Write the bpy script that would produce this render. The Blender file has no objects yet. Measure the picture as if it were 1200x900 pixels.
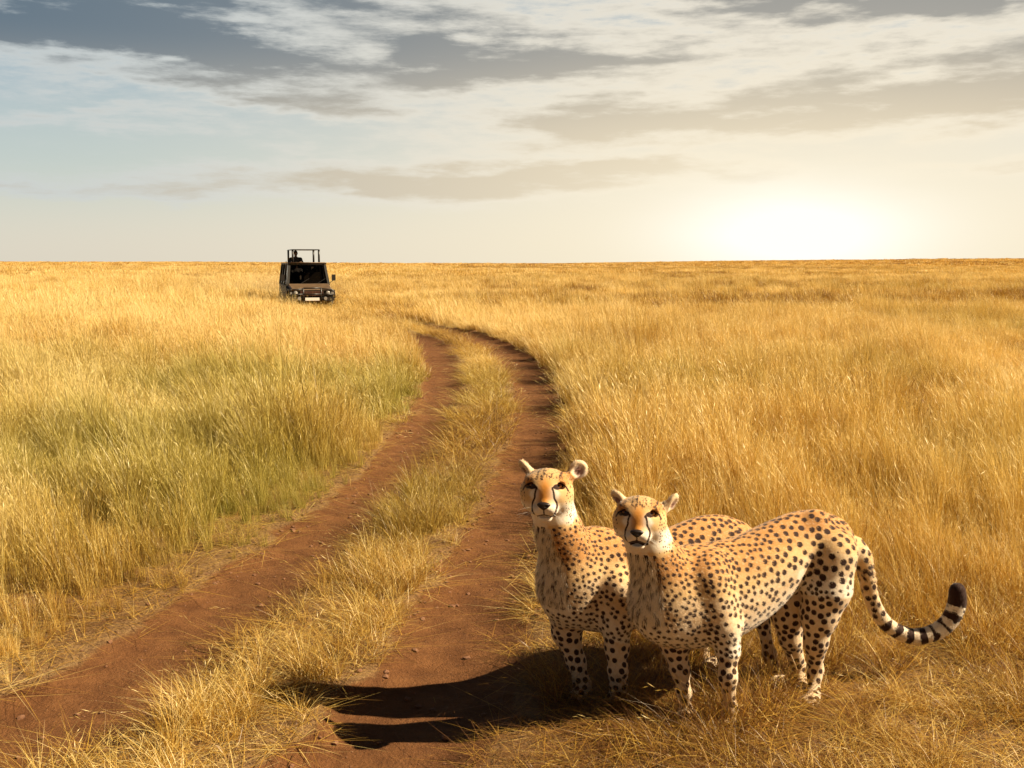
import bpy, bmesh, math, random
import numpy as np
from mathutils import Vector, Matrix, noise as mnoise

random.seed(7)
RNG = np.random.default_rng(11)
scene = bpy.context.scene
COL = scene.collection
R = math.radians

# ------------------------------------------------------------------ camera
CAM_H = 1.9
PITCH = math.atan(142.0 / 1200.0)
cam_data = bpy.data.cameras.new("camera")
cam_data.sensor_width = 36.0
cam_data.lens = 36.0
cam_data.clip_start = 0.05
cam_data.clip_end = 20000.0
cam = bpy.data.objects.new("camera", cam_data)
cam.location = (0, 0, CAM_H)
cam.rotation_euler = (math.pi / 2 - PITCH, 0, 0)
COL.objects.link(cam)
scene.camera = cam

SP, CP = math.sin(PITCH), math.cos(PITCH)


def at(px, py, Y):
    """World point seen at photo pixel (1200 x 900) at ground distance Y."""
    dx, dy = (px - 600) / 1200.0, (450 - py) / 1200.0
    d = (dx, CP + dy * SP, -SP + dy * CP)
    t = Y / d[1]
    return Vector((d[0] * t, Y, CAM_H + d[2] * t))


def ground_at(px, py, z=0.0):
    dx, dy = (px - 600) / 1200.0, (450 - py) / 1200.0
    d = (dx, CP + dy * SP, -SP + dy * CP)
    t = (z - CAM_H) / d[2]
    return (d[0] * t, d[1] * t)


# ------------------------------------------------------------------ light
SUN_EL = R(40)
SUN_AZ = R(96)            # clockwise from +Y (view direction): from the right, a little behind the camera
sun_vec = Vector((math.sin(SUN_AZ) * math.cos(SUN_EL), math.cos(SUN_AZ) * math.cos(SUN_EL), math.sin(SUN_EL)))
sd = bpy.data.lights.new("sun", 'SUN')
sd.energy = 5.0
sd.angle = R(0.5)
sd.color = (1.0, 0.83, 0.57)
sun = bpy.data.objects.new("sun", sd)
sun.rotation_euler = (-sun_vec).to_track_quat('-Z', 'Y').to_euler()
sun.location = (30, -10, 30)
COL.objects.link(sun)

scene.view_settings.view_transform = 'Standard'
scene.view_settings.look = 'None'
EXPOSURE = 1.2
scene.view_settings.exposure = EXPOSURE
scene.view_settings.gamma = 1.0
scene.cycles.max_bounces = 8
scene.cycles.transparent_max_bounces = 12


# ------------------------------------------------------------------ node helper
class S:
    """A float socket with arithmetic that adds Math nodes."""
    def __init__(self, nt, sock):
        self.nt, self.s = nt, sock

    def _op(self, op, *others, clamp=False):
        n = self.nt.nodes.new('ShaderNodeMath')
        n.operation = op
        n.use_clamp = clamp
        for i, o in enumerate((self,) + others):
            if isinstance(o, S):
                self.nt.links.new(o.s, n.inputs[i])
            else:
                n.inputs[i].default_value = o
        return S(self.nt, n.outputs[0])

    def __add__(self, o): return self._op('ADD', o)
    __radd__ = __add__
    def __sub__(self, o): return self._op('SUBTRACT', o)
    def __rsub__(self, o): return (self * -1.0) + o
    def __mul__(self, o): return self._op('MULTIPLY', o)
    __rmul__ = __mul__
    def __truediv__(self, o): return self._op('DIVIDE', o)
    def pow(self, o): return self._op('POWER', o)
    def exp(self): return S.const(self.nt, math.e)._op('POWER', self)
    def max(self, o): return self._op('MAXIMUM', o)
    def min(self, o): return self._op('MINIMUM', o)
    def clamp(self): return self._op('ADD', 0.0, clamp=True)

    @staticmethod
    def const(nt, v):
        n = nt.nodes.new('ShaderNodeValue')
        n.outputs[0].default_value = v
        return S(nt, n.outputs[0])

    def smooth(self, a, b, lo=0.0, hi=1.0):
        n = self.nt.nodes.new('ShaderNodeMapRange')
        n.interpolation_type = 'SMOOTHSTEP'
        self.nt.links.new(self.s, n.inputs[0])
        for i, v in enumerate((a, b, lo, hi)):
            n.inputs[i + 1].default_value = v
        return S(self.nt, n.outputs[0])


def vec(nt, x, y, z):
    n = nt.nodes.new('ShaderNodeCombineXYZ')
    for i, o in enumerate((x, y, z)):
        if isinstance(o, S):
            nt.links.new(o.s, n.inputs[i])
        else:
            n.inputs[i].default_value = o
    return n.outputs[0]


def noise(nt, v, scale, detail=4.0, rough=0.55, dist=0.0):
    n = nt.nodes.new('ShaderNodeTexNoise')
    if v is not None:
        nt.links.new(v, n.inputs['Vector'])
    n.inputs['Scale'].default_value = scale
    n.inputs['Detail'].default_value = detail
    n.inputs['Roughness'].default_value = rough
    n.inputs['Distortion'].default_value = dist
    return S(nt, n.outputs[0])


def mixc(nt, fac, a, b, blend='MIX'):
    n = nt.nodes.new('ShaderNodeMix')
    n.data_type = 'RGBA'
    n.blend_type = blend
    n.clamp_factor = True
    if isinstance(fac, S):
        nt.links.new(fac.s, n.inputs[0])
    else:
        n.inputs[0].default_value = fac
    for i, c in ((6, a), (7, b)):
        if isinstance(c, (tuple, list)):
            n.inputs[i].default_value = (*c[:3], 1)
        else:
            nt.links.new(c, n.inputs[i])
    return n.outputs[2]


def srgb(r, g, b):
    f = lambda c: (c / 255 / 12.92) if c / 255 <= 0.04045 else ((c / 255 + 0.055) / 1.055) ** 2.4
    return (f(r), f(g), f(b))


# ------------------------------------------------------------------ sky
world = bpy.data.worlds.new("World")
scene.world = world
world.use_nodes = True
nt = world.node_tree
nt.nodes.clear()
wout = nt.nodes.new('ShaderNodeOutputWorld')
bg = nt.nodes.new('ShaderNodeBackground')
BG_STRENGTH = 0.1
bg.inputs[1].default_value = BG_STRENGTH
nt.links.new(bg.outputs[0], wout.inputs[0])
sky = nt.nodes.new('ShaderNodeTexSky')
sky.sky_type = 'NISHITA'
sky.sun_disc = False
sky.sun_elevation = SUN_EL
sky.sun_rotation = SUN_AZ
sky.air_density = 1.0
sky.dust_density = 2.0
sky.ozone_density = 1.0
tc = nt.nodes.new('ShaderNodeTexCoord')
sx = nt.nodes.new('ShaderNodeSeparateXYZ')
nt.links.new(tc.outputs['Generated'], sx.inputs[0])
dx_, dy_, dz_ = (S(nt, sx.outputs[i]) for i in range(3))
AZ = dx_._op('ARCTAN2', dy_)            # 0 straight ahead, + to the right
EL = dz_.min(1.0).max(-1.0)._op('ARCSINE')


def k(c, m=1.0):       # colour meant as displayed sRGB -> value in front of the background strength
    return tuple(v * m / BG_STRENGTH / 2 ** EXPOSURE for v in srgb(*c))


# clear air: warm cream at the horizon, pale blue above, deepening to the zenith
e1 = EL.smooth(0.0, 0.10)
e2 = EL.smooth(0.07, 0.26)
e3 = EL.smooth(0.22, 1.2)
lowleft = mixc(nt, AZ.smooth(-0.5, 0.30), k((224, 217, 201)), k((246, 235, 210)))
midc = mixc(nt, AZ.smooth(-0.45, 0.30), k((184, 197, 194)), k((228, 223, 210)))
hic = mixc(nt, AZ.smooth(-0.5, 0.4), k((108, 148, 178)), k((150, 172, 186)))
c = mixc(nt, e1, lowleft, midc)
c = mixc(nt, e2, c, hic)
c = mixc(nt, e3, c, k((50, 78, 118)))
nis = mixc(nt, 1.0, sky.outputs[0], (1.0, 0.95, 0.88), 'MULTIPLY')
c = mixc(nt, 0.12, c, nis)

# clouds: soft elongated banks broken up by streaky noise; thin edges are bright, thick cores grey
wv = vec(nt, AZ * 3.0, EL * 14.0, 0.0)
warp = noise(nt, wv, 1.6, 5, 0.6)
warp2 = noise(nt, vec(nt, AZ * 3.0, EL * 13.0, 7.3), 1.5, 5, 0.6)
AZw = AZ + (warp - 0.5) * 0.34
ELw = EL + (warp2 - 0.5) * 0.085


def px_bank(x, y, wx, wy, amp, tilt=0.0):
    a0, e0 = math.atan((x - 600) / 1200), (308 - y) / 1200 * 0.985
    u = (AZw - a0)
    v = (ELw - e0) + u * tilt
    q = (u / (wx / 1200)).pow(2.0) + (v / (wy / 1200)).pow(2.0)
    return (q * -1.0).exp() * amp


banks = [
    (110, 55, 170, 34, 1.05, 0.07), (285, 88, 120, 24, 0.85, 0.10), (230, 22, 90, 16, 0.6, 0.05), (40, 80, 120, 25, 0.6, 0.0),
    (560, 82, 160, 23, 1.15, 0.02), (460, 30, 130, 16, 0.55, 0.05),
    (1055, 22, 190, 26, 1.8, 0.0), (1010, 95, 100, 14, 0.5, 0.0),
    (900, 142, 340, 32, 1.1, -0.05), (680, 148, 130, 18, 0.5, 0.05), (1150, 120, 140, 25, 0.5, -0.08),
    (510, 216, 280, 22, 1.15, 0.0), (740, 203, 140, 14, 0.7, 0.0), (1180, 212, 110, 12, 0.75, 0.0),
    (70, 150, 220, 10, 0.50, 0.0), (330, 122, 170, 11, 0.60, 0.03), (720, 62, 180, 12, 0.55, 0.03), (120, 228, 160, 9, 0.40, 0.0), (60, 12, 120, 12, 0.6, 0.05),
]
dens = None
for b in banks:
    t = px_bank(*b)
    dens = t if dens is None else dens + t
fb = noise(nt, vec(nt, AZ * 4.0, EL * 20.0, 3.1), 2.6, 8, 0.62)
fine = noise(nt, vec(nt, AZ * 9.0, EL * 42.0, 9.4), 3.0, 8, 0.68)
# the same broken cloud goes on over the rest of the sky
pl = (dz_.max(0.0) + 0.16)
wide = noise(nt, vec(nt, dx_ / pl, dy_ / pl, 0.0), 0.9, 6, 0.58).smooth(0.46, 0.72)
wide = wide * EL.smooth(0.16, 0.34)
veil = EL.smooth(0.12, 0.22) * 0.30 * EL.smooth(0.9, 0.3)
dens = dens.min(1.5) + wide * 0.7 + veil
dens = dens * (fb * 2.3 - 0.12) + (fb - 0.5) * 0.55 * EL.smooth(0.02, 0.12) + (fine - 0.5) * 0.50
alpha_b = dens.smooth(0.05, 0.50)
alpha_d = dens.smooth(0.36, 1.15)
bright = mixc(nt, AZ.smooth(-0.45, 0.25), k((200, 207, 208)), k((243, 235, 218)))
bright = mixc(nt, EL.smooth(0.24, 0.55), bright, k((104, 112, 122)))
dark_hi = mixc(nt, AZ.smooth(-0.35, 0.25), k((62, 94, 118)), k((98, 110, 122)))
dark_lo = mixc(nt, AZ.smooth(-0.3, 0.3), k((186, 179, 164)), k((190, 172, 144)))
dark = mixc(nt, EL.smooth(0.09, 0.21), dark_lo, dark_hi)
c = mixc(nt, alpha_b * 0.85, c, bright)
c = mixc(nt, alpha_d * 0.90, c, dark)

# the brightest part of the sky low over the plain on the right
ga, ge = math.atan((928 - 600) / 1200), (308 - 276) / 1200
gu, gv = (AZ - ga), (EL - ge)
q1 = (gu / 0.112).pow(2.0) + ((gv + (warp - 0.5) * 0.02) / 0.040).pow(2.0)
q2 = (gu / 0.30).pow(2.0) + (gv / 0.125).pow(2.0)
q3 = (gu / 0.62).pow(2.0) + (gv / 0.26).pow(2.0)
glow = nt.nodes.new('ShaderNodeMix')
c = mixc(nt, (q3 * -1.0).exp() * 0.35, c, k((251, 235, 206)))
c = mixc(nt, (q2 * -1.0).exp() * 0.75, c, k((255, 242, 213)))
c = mixc(nt, ((q1 * -1.0).exp() * 1.3).min(1.0), c, k((255, 252, 240), 1.12))
nt.nodes.remove(glow)
# the sky falls off overhead and away from the bright side
fall = EL.smooth(0.28, 0.85, 1.0, 0.22) * (AZ - 0.27).pow(2.0).smooth(0.6, 3.2, 1.0, 0.28)
fc = vec(nt, fall, fall, fall)
c = mixc(nt, 1.0, c, fc, 'MULTIPLY')
# below the horizon: the colour of the dry plain
c = mixc(nt, EL.smooth(-0.004, -0.02), c, k((150, 110, 60), 0.7))
nt.links.new(c, bg.inputs[0])


# ------------------------------------------------------------------ tagging
def tag(o, label=None, cat=None, group=None, kind=None):
    if label: o['label'] = label
    if cat: o['category'] = cat
    if group: o['group'] = group
    if kind: o['kind'] = kind
    return o


def new_mat(name):
    m = bpy.data.materials.new(name)
    m.use_nodes = True
    t = m.node_tree
    t.nodes.clear()
    out = t.nodes.new('ShaderNodeOutputMaterial')
    return m, t, out


def simple_mat(name, col, rough=0.6, metal=0.0, spec=0.5, var=0.08, scale=20.0, coat=0.0):
    m, t, out = new_mat(name)
    p = t.nodes.new('ShaderNodeBsdfPrincipled')
    tcn = t.nodes.new('ShaderNodeTexCoord')
    n = noise(t, tcn.outputs['Object'], scale, 5, 0.6)
    cc = mixc(t, n.smooth(0.3, 0.7), tuple(v * (1 - var) for v in col), tuple(min(1, v * (1 + var)) for v in col))
    t.links.new(cc, p.inputs['Base Color'])
    r = n * 0.15 + (rough - 0.07)
    t.links.new(r.s, p.inputs['Roughness'])
    p.inputs['Metallic'].default_value = metal
    p.inputs['Specular IOR Level'].default_value = spec
    p.inputs['Coat Weight'].default_value = coat
    t.links.new(p.outputs[0], out.inputs[0])
    return m


def attr_node(t, name, kind='GEOMETRY'):
    n = t.nodes.new('ShaderNodeAttribute')
    n.attribute_type = kind
    n.attribute_name = name
    return n


def mesh_from(name, verts, faces, mat=None, smooth=False, parent=None, attrs=None):
    me = bpy.data.meshes.new(name)
    verts = np.asarray(verts, np.float32)
    if isinstance(faces, np.ndarray):
        n, kk = faces.shape
        me.vertices.add(len(verts))
        me.vertices.foreach_set('co', verts.ravel())
        me.loops.add(n * kk)
        me.loops.foreach_set('vertex_index', faces.astype(np.int32).ravel())
        me.polygons.add(n)
        me.polygons.foreach_set('loop_start', np.arange(0, n * kk, kk, dtype=np.int32))
        me.update(calc_edges=True)
    else:
        me.from_pydata([tuple(v) for v in verts], [], faces)
        me.update()
    if attrs:
        for an, arr in attrs.items():
            a = me.attributes.new(an, 'FLOAT', 'POINT')
            a.data.foreach_set('value', np.asarray(arr, np.float32))
    if smooth:
        me.polygons.foreach_set('use_smooth', np.ones(len(me.polygons), bool))
    if mat: me.materials.append(mat)
    o = bpy.data.objects.new(name, me)
    COL.objects.link(o)
    if parent: o.parent = parent
    return o


# ------------------------------------------------------------------ track and terrain shape
def resample(pts, n):
    pts = np.array(pts, float)
    for _ in range(3):      # Chaikin
        q = np.empty((2 * len(pts), 2))
        q[0], q[-1] = pts[0], pts[-1]
        q[1:-1:2] = pts[:-1] * 0.75 + pts[1:] * 0.25
        q[2:-1:2] = pts[:-1] * 0.25 + pts[1:] * 0.75
        pts = q
    d = np.r_[0, np.cumsum(np.hypot(*np.diff(pts, axis=0).T))]
    s = np.linspace(0, d[-1], n)
    return np.c_[np.interp(s, d, pts[:, 0]), np.interp(s, d, pts[:, 1])]


left_px = [(50, 865), (200, 760), (330, 665), (435, 580), (497, 510), (518, 455), (517, 422), (503, 400)]
right_px = [(455, 890), (512, 800), (565, 700), (607, 600), (634, 510), (634, 462), (618, 432), (588, 408), (548, 391)]
far_l = [(-4.2, 30.5), (-6.2, 34.0), (-7.6, 38.0), (-8.9, 46.0), (-10.5, 60.0), (-14, 85)]
far_r = [(-3.0, 32.0), (-4.9, 35.4), (-6.1, 38.6), (-7.4, 46.3), (-9.0, 60.3), (-12.4, 85)]
LP = [ground_at(*p) for p in left_px]
RP = [ground_at(*p) for p in right_px]
LP = [(LP[0][0] - 1.5, LP[0][1] - 1.45)] + LP + far_l
RP = [(RP[0][0] - 0.55, RP[0][1] - 1.6)] + RP + far_r
LINE_L, LINE_R = resample(LP, 220), resample(RP, 220)


def seg_dist(P, line):
    """Distance of points P (n,2) to a polyline, and the side (+ = right of it)."""
    best = np.full(len(P), 1e9)
    side = np.zeros(len(P))
    for a, b in zip(line[:-1], line[1:]):
        ab = b - a
        L = ab @ ab
        ap = P - a
        t = np.clip((ap @ ab) / L, 0, 1)
        d = np.hypot(ap[:, 0] - t * ab[0], ap[:, 1] - t * ab[1])
        cr = ab[0] * ap[:, 1] - ab[1] * ap[:, 0]
        m = d < best
        best[m] = d[m]
        side[m] = -np.sign(cr[m])
    return best, side


def vnoise(x, y, f, seed=0):
    """Cheap smooth value noise, vectorised, 0..1."""
    x, y = x * f + seed * 17.3, y * f + seed * 5.7
    xi, yi = np.floor(x), np.floor(y)
    fx, fy = x - xi, y - yi
    fx, fy = fx * fx * (3 - 2 * fx), fy * fy * (3 - 2 * fy)

    def h(a, b):
        v = np.sin(a * 127.1 + b * 311.7 + seed * 74.7) * 43758.5453
        return v - np.floor(v)
    return ((h(xi, yi) * (1 - fx) + h(xi + 1, yi) * fx) * (1 - fy) + (h(xi, yi + 1) * (1 - fx) + h(xi + 1, yi + 1) * fx) * fy)


def sstep(a, b, x):
    t = np.clip((x - a) / (b - a), 0, 1)
    return t * t * (3 - 2 * t)


def rut_width(y, right):
    if right:
        return np.interp(y, [3, 4, 5, 8, 14, 20, 26, 40], [0.44, 0.38, 0.31, 0.29, 0.35, 0.40, 0.48, 0.50])
    return np.interp(y, [3, 5, 8, 14, 20, 26, 40], [0.40, 0.36, 0.29, 0.30, 0.36, 0.46, 0.50])


def near_dists(x, y):
    """Signed edge distances (m outside each wheel rut's edge), zone 0 left, 1 strip, 2 right."""
    n = len(x)
    dl, dr = np.full(n, 99.0), np.full(n, 99.0)
    zone = np.where(x > -16, 2, 0)
    m = (y < 90) & (y > 0) & (np.abs(x) < 40)
    P = np.c_[x[m], y[m]]
    a, sa = seg_dist(P, LINE_L)
    b, sb = seg_dist(P, LINE_R)
    w, w2 = rut_width(P[:, 1], False), rut_width(P[:, 1], True)
    wob = (vnoise(P[:, 0], P[:, 1], 3.1, 1) - 0.5) * 0.16 + (vnoise(P[:, 0], P[:, 1], 9.0, 2) - 0.5) * 0.07
    dl[m], dr[m] = a - w + wob, b - w2 - wob
    gone = 3.0 * sstep(33.0, 36.5, P[:, 1])          # the ruts are lost in the grass
    dl[m] += gone
    dr[m] += gone
    z = np.where(sb > 0, 2, np.where(sa > 0, 1, 0))
    zone[m] = z
    return dl, dr, zone


def terrain(x, y):
    r = np.hypot(x, y)
    z = np.zeros_like(x)
    dl, dr, zone = near_dists(x, y)
    d = np.minimum(dl, dr)
    fade = 1 - sstep(32, 37, y)
    z -= 0.055 * (1 - sstep(-0.20, 0.14, d)) * fade
    z += 0.02 * (1 - sstep(0.0, 0.5, d)) * sstep(-0.14, 0.10, d) * fade
    z += (vnoise(x, y, 0.9, 3) - 0.5) * 0.05 + (vnoise(x, y, 3.3, 4) - 0.5) * 0.022 + (vnoise(x, y, 9.0, 12) - 0.5) * 0.010
    z += (vnoise(x, y, 0.11, 5) - 0.5) * 0.25 * sstep(20, 60, r)
    z += (vnoise(x, y, 0.02, 6) - 0.5) * 0.8 * sstep(60, 250, r)
    z += sstep(250, 900, y) * (4.2 * sstep(0, 420, x) + 2.0 * sstep(-80, -500, x) + (vnoise(x, y, 0.004, 8) - 0.5) * 1.2)
    z -= sstep(1500, 6000, r) * 30
    return z


u = np.linspace(-math.asinh(5000 / 3.0), math.asinh(5000 / 3.0), 560)
gx = 3.0 * np.sinh(u)
v = np.linspace(math.asinh(-14 / 4.0), math.asinh(6000 / 4.0), 560)
gy = 5.0 + 4.0 * np.sinh(v)
GX, GY = np.meshgrid(gx, gy)
fx, fy = GX.ravel(), GY.ravel()
fz = terrain(fx, fy)
nx, ny = len(gx), len(gy)
ii = np.arange(nx * ny).reshape(ny, nx)
quads = np.stack([ii[:-1, :-1], ii[:-1, 1:], ii[1:, 1:], ii[1:, :-1]], -1).reshape(-1, 4)
dl, dr, zone = near_dists(fx, fy)
rut = 1 - sstep(-0.06, 0.10, np.minimum(dl, dr))
rut *= 1 - sstep(33, 37, fy)

gm, t, out = new_mat("savanna_soil")
p = t.nodes.new('ShaderNodeBsdfPrincipled')
geo = t.nodes.new('ShaderNodeNewGeometry')
P3 = geo.outputs['Position']
big = noise(t, P3, 0.35, 4, 0.6)
med = noise(t, P3, 6.0, 6, 0.65)
fin = noise(t, P3, 60.0, 5, 0.7)
grit = noise(t, P3, 210.0, 3, 0.7)
dirt = mixc(t, med.smooth(0.3, 0.7), (0.112, 0.044, 0.015), (0.185, 0.079, 0.028))
dirt = mixc(t, fin.smooth(0.55, 0.8) * 0.6, dirt, (0.24, 0.13, 0.07))
dirt = mixc(t, fin.smooth(0.42, 0.25) * 0.6, dirt, (0.055, 0.024, 0.013))
dirt = mixc(t, grit.smooth(0.66, 0.74) * 0.5, dirt, (0.5, 0.34, 0.2))
straw = mixc(t, fin.smooth(0.35, 0.65), (0.12, 0.062, 0.028), (0.30, 0.18, 0.075))
straw = mixc(t, med.smooth(0.50, 0.75) * 0.6, straw, (0.15, 0.070, 0.038))
faraway = mixc(t, big.smooth(0.35, 0.65), (0.40, 0.21, 0.055), (0.54, 0.32, 0.095))
ra = S(t, attr_node(t, 'rut').outputs['Fac'])
fa = S(t, attr_node(t, 'far').outputs['Fac'])
bc = mixc(t, fa, straw, faraway)
bc = mixc(t, (ra + (med - 0.5) * 0.5).smooth(0.3, 0.7), bc, dirt)
t.links.new(bc, p.inputs['Base Color'])
p.inputs['Roughness'].default_value = 0.95
p.inputs['Specular IOR Level'].default_value = 0.15
bmp = t.nodes.new('ShaderNodeBump')
bmp.inputs['Strength'].default_value = 1.0
bmp.inputs['Distance'].default_value = 0.035
hh = med * 0.9 + fin * 0.5 + grit * 0.16
t.links.new(hh.s, bmp.inputs['Height'])
t.links.new(bmp.outputs[0], p.inputs['Normal'])
t.links.new(p.outputs[0], out.inputs[0])
ground = mesh_from("ground", np.c_[fx, fy, fz], quads, gm, True,
                   attrs={'rut': rut, 'far': sstep(60, 200, np.hypot(fx, fy))})
tag(ground, "red-brown earth of the plain with two worn wheel ruts", kind='structure')

# ------------------------------------------------------------------ grass
def grass_mat(name):
    m, t, out = new_mat(name)
    br = S(t, attr_node(t, 'br').outputs['Fac'])
    bt = S(t, attr_node(t, 'bt').outputs['Fac'])
    tn = attr_node(t, 'tint', 'INSTANCER')
    sep = t.nodes.new('ShaderNodeSeparateXYZ')
    t.links.new(tn.outputs['Vector'], sep.inputs[0])
    green, brown, pale = (S(t, sep.outputs[i]) for i in range(3))
    cr = t.nodes.new('ShaderNodeValToRGB')
    e = cr.color_ramp.elements
    e[0].position, e[0].color = 0.0, (0.17, 0.075, 0.025, 1)
    e[1].position, e[1].color = 1.0, (0.83, 0.66, 0.31, 1)
    for pos, col in ((0.2, (0.41, 0.215, 0.035)), (0.45, (0.60, 0.375, 0.065)), (0.75, (0.74, 0.56, 0.20))):
        q = e.new(pos)
        q.color = (*col, 1)
    f = br * 0.85 + pale * 0.65 - brown * 0.48 + bt * 0.12
    t.links.new(f.clamp().s, cr.inputs[0])
    g = mixc(t, br.smooth(0.2, 0.8), (0.20, 0.185, 0.030), (0.46, 0.40, 0.085))
    c1 = mixc(t, (green * (1.15 - bt * 0.45)).clamp(), cr.outputs[0], g)
    d = t.nodes.new('ShaderNodeBsdfDiffuse')
    t.links.new(c1, d.inputs[0])
    tr = t.nodes.new('ShaderNodeBsdfTranslucent')
    c2 = mixc(t, 1.0, c1, (1.0, 0.86, 0.6), 'MULTIPLY')
    t.links.new(c2, tr.inputs[0])
    mx = t.nodes.new('ShaderNodeMixShader')
    mx.inputs[0].default_value = 0.30
    t.links.new(d.outputs[0], mx.inputs[1])
    t.links.new(tr.outputs[0], mx.inputs[2])
    gl = t.nodes.new('ShaderNodeBsdfGlossy')
    gl.inputs['Roughness'].default_value = 0.42
    gl.inputs['Color'].default_value = (1, 0.95, 0.85, 1)
    mx2 = t.nodes.new('ShaderNodeMixShader')
    mx2.inputs[0].default_value = 0.035
    t.links.new(mx.outputs[0], mx2.inputs[1])
    t.links.new(gl.outputs[0], mx2.inputs[2])
    t.links.new(mx2.outputs[0], out.inputs[0])
    return m


GM = grass_mat("dry_grass")


def blades(n, rad, h, w, segs=4, lean=0.25, curv=0.35, heads=0.0, flat=0.0, wind=(0, 0), rng=RNG):
    """n curved tapering blades rooted in a disc; some carry a loose seed head."""
    ang = rng.uniform(0, 2 * np.pi, n)
    rr = rad * np.sqrt(rng.uniform(0, 1, n))
    base = np.c_[rr * np.cos(ang), rr * np.sin(ang), np.full(n, -0.02)]
    hs = h * rng.uniform(0.45, 1.0, n) ** 0.8
    a2 = ang + rng.normal(0, 1.2, n)
    ln = np.abs(rng.normal(lean, lean * 0.6, n)) + flat * rng.uniform(0.6, 1.6, n)
    cv = np.abs(rng.normal(curv, curv * 0.6, n))
    T = np.linspace(0, 1, segs + 1)
    d = np.c_[np.cos(a2) , np.sin(a2)]
    ext = (ln[:, None] * T + cv[:, None] * T ** 2.2) * hs[:, None]
    up = hs[:, None] * T / np.sqrt(1 + (ln[:, None] + cv[:, None] * T) ** 2) * (1 - 0.72 * min(flat, 1.0)) + 0.0
    C = base[:, None, :] + np.stack([d[:, :1] * ext + wind[0] * hs[:, None] * T ** 1.6,
                                     d[:, 1:] * ext + wind[1] * hs[:, None] * T ** 1.6, up], -1)
    sa = rng.uniform(0, np.pi, n)
    sv = np.c_[np.cos(sa), np.sin(sa), np.zeros(n)]
    ww = (w * rng.uniform(0.6, 1.2, n))[:, None] * (1 - 0.92 * T[None, :] ** 1.5) * 0.5
    Lv = C - sv[:, None, :] * ww[..., None]
    Rv = C + sv[:, None, :] * ww[..., None]
    V = np.stack([Lv, Rv], 2).reshape(-1, 3)
    br = rng.uniform(0, 1, n)
    br[rng.uniform(0, 1, n) < 0.22] *= 0.3
    BR = np.repeat(br, (segs + 1) * 2)
    BT = np.tile(np.repeat(T, 2), n)
    k0 = np.arange(n)[:, None] * (segs + 1) * 2 + np.arange(segs)[None, :] * 2
    F = np.stack([k0, k0 + 1, k0 + 3, k0 + 2], -1).reshape(-1, 4)
    Vs, Fs, BRs, BTs, off = [V], [F], [BR], [BT], len(V)
    nh = int(n * heads)
    for i in rng.choice(n, nh, replace=False) if nh else ():
        for q in range(4):
            tpos = 0.78 + 0.06 * q
            j = tpos * segs
            j0 = min(int(j), segs - 1)
            p0 = C[i, j0] + (C[i, j0 + 1] - C[i, j0]) * (j - j0)
            ax = C[i, segs] - C[i, segs - 1]
            ax = ax / (np.linalg.norm(ax) + 1e-9)
            dirv = ax + rng.normal(0, 0.28, 3)
            L = h * 0.075
            s2 = rng.normal(0, 1, 3)
            s2 = np.cross(dirv, s2)
            s2 /= np.linalg.norm(s2) + 1e-9
            hw = w * 0.42
            Vs.append(np.array([p0, p0 + dirv * L * 0.5 - s2 * hw, p0 + dirv * L, p0 + dirv * L * 0.5 + s2 * hw]))
            Fs.append(np.array([[off, off + 1, off + 2, off + 3]]))
            BRs.append(np.full(4, min(1.0, 0.62 + 0.38 * br[i])))
            BTs.append(np.full(4, 1.0))
            off += 4
    return np.concatenate(Vs), np.concatenate(Fs), np.concatenate(BRs), np.concatenate(BTs)


CLUMPS = bpy.data.collections.new("grass_tufts")


def tuft(name, **kw):
    V, F, BR, BT = blades(**kw)
    o = mesh_from(name, V, F, GM, False, attrs={'br': BR, 'bt': BT})
    COL.objects.unlink(o)
    return o


def tuft_set(name, count, **kw):
    c = bpy.data.collections.new(name)
    for i in range(count):
        c.objects.link(tuft(name, **kw))
    return c


WIND = (-0.12, 0.0)
SETS = {
    'near': tuft_set('grass_tuft', 7, n=34, rad=0.12, h=1.0, w=0.0075, segs=5, lean=0.26, curv=0.36, heads=0.10, wind=WIND),
    'neartall': tuft_set('tall_grass_tuft', 9, n=46, rad=0.11, h=1.0, w=0.0062, segs=5, lean=0.11, curv=0.17, heads=0.22, wind=WIND),
    'straw': tuft_set('fallen_straw', 6, n=16, rad=0.5, h=1.0, w=0.022, segs=3, lean=0.9, curv=0.3, flat=0.9),
    'mid': tuft_set('grass_clump', 6, n=90, rad=0.18, h=1.0, w=0.0075, segs=4, lean=0.11, curv=0.17, heads=0.18, wind=WIND),
    'far': tuft_set('grass_patch', 6, n=170, rad=0.5, h=1.0, w=0.017, segs=3, lean=0.11, curv=0.18, heads=0.10, wind=WIND),
    'vfar': tuft_set('grass_stand', 5, n=200, rad=1.6, h=1.0, w=0.07, segs=2, lean=0.14, curv=0.26, wind=WIND),
    'xfar': tuft_set('grass_spread', 5, n=300, rad=7.0, h=1.0, w=0.30, segs=1, lean=0.14, curv=0.26, wind=WIND),
}


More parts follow.
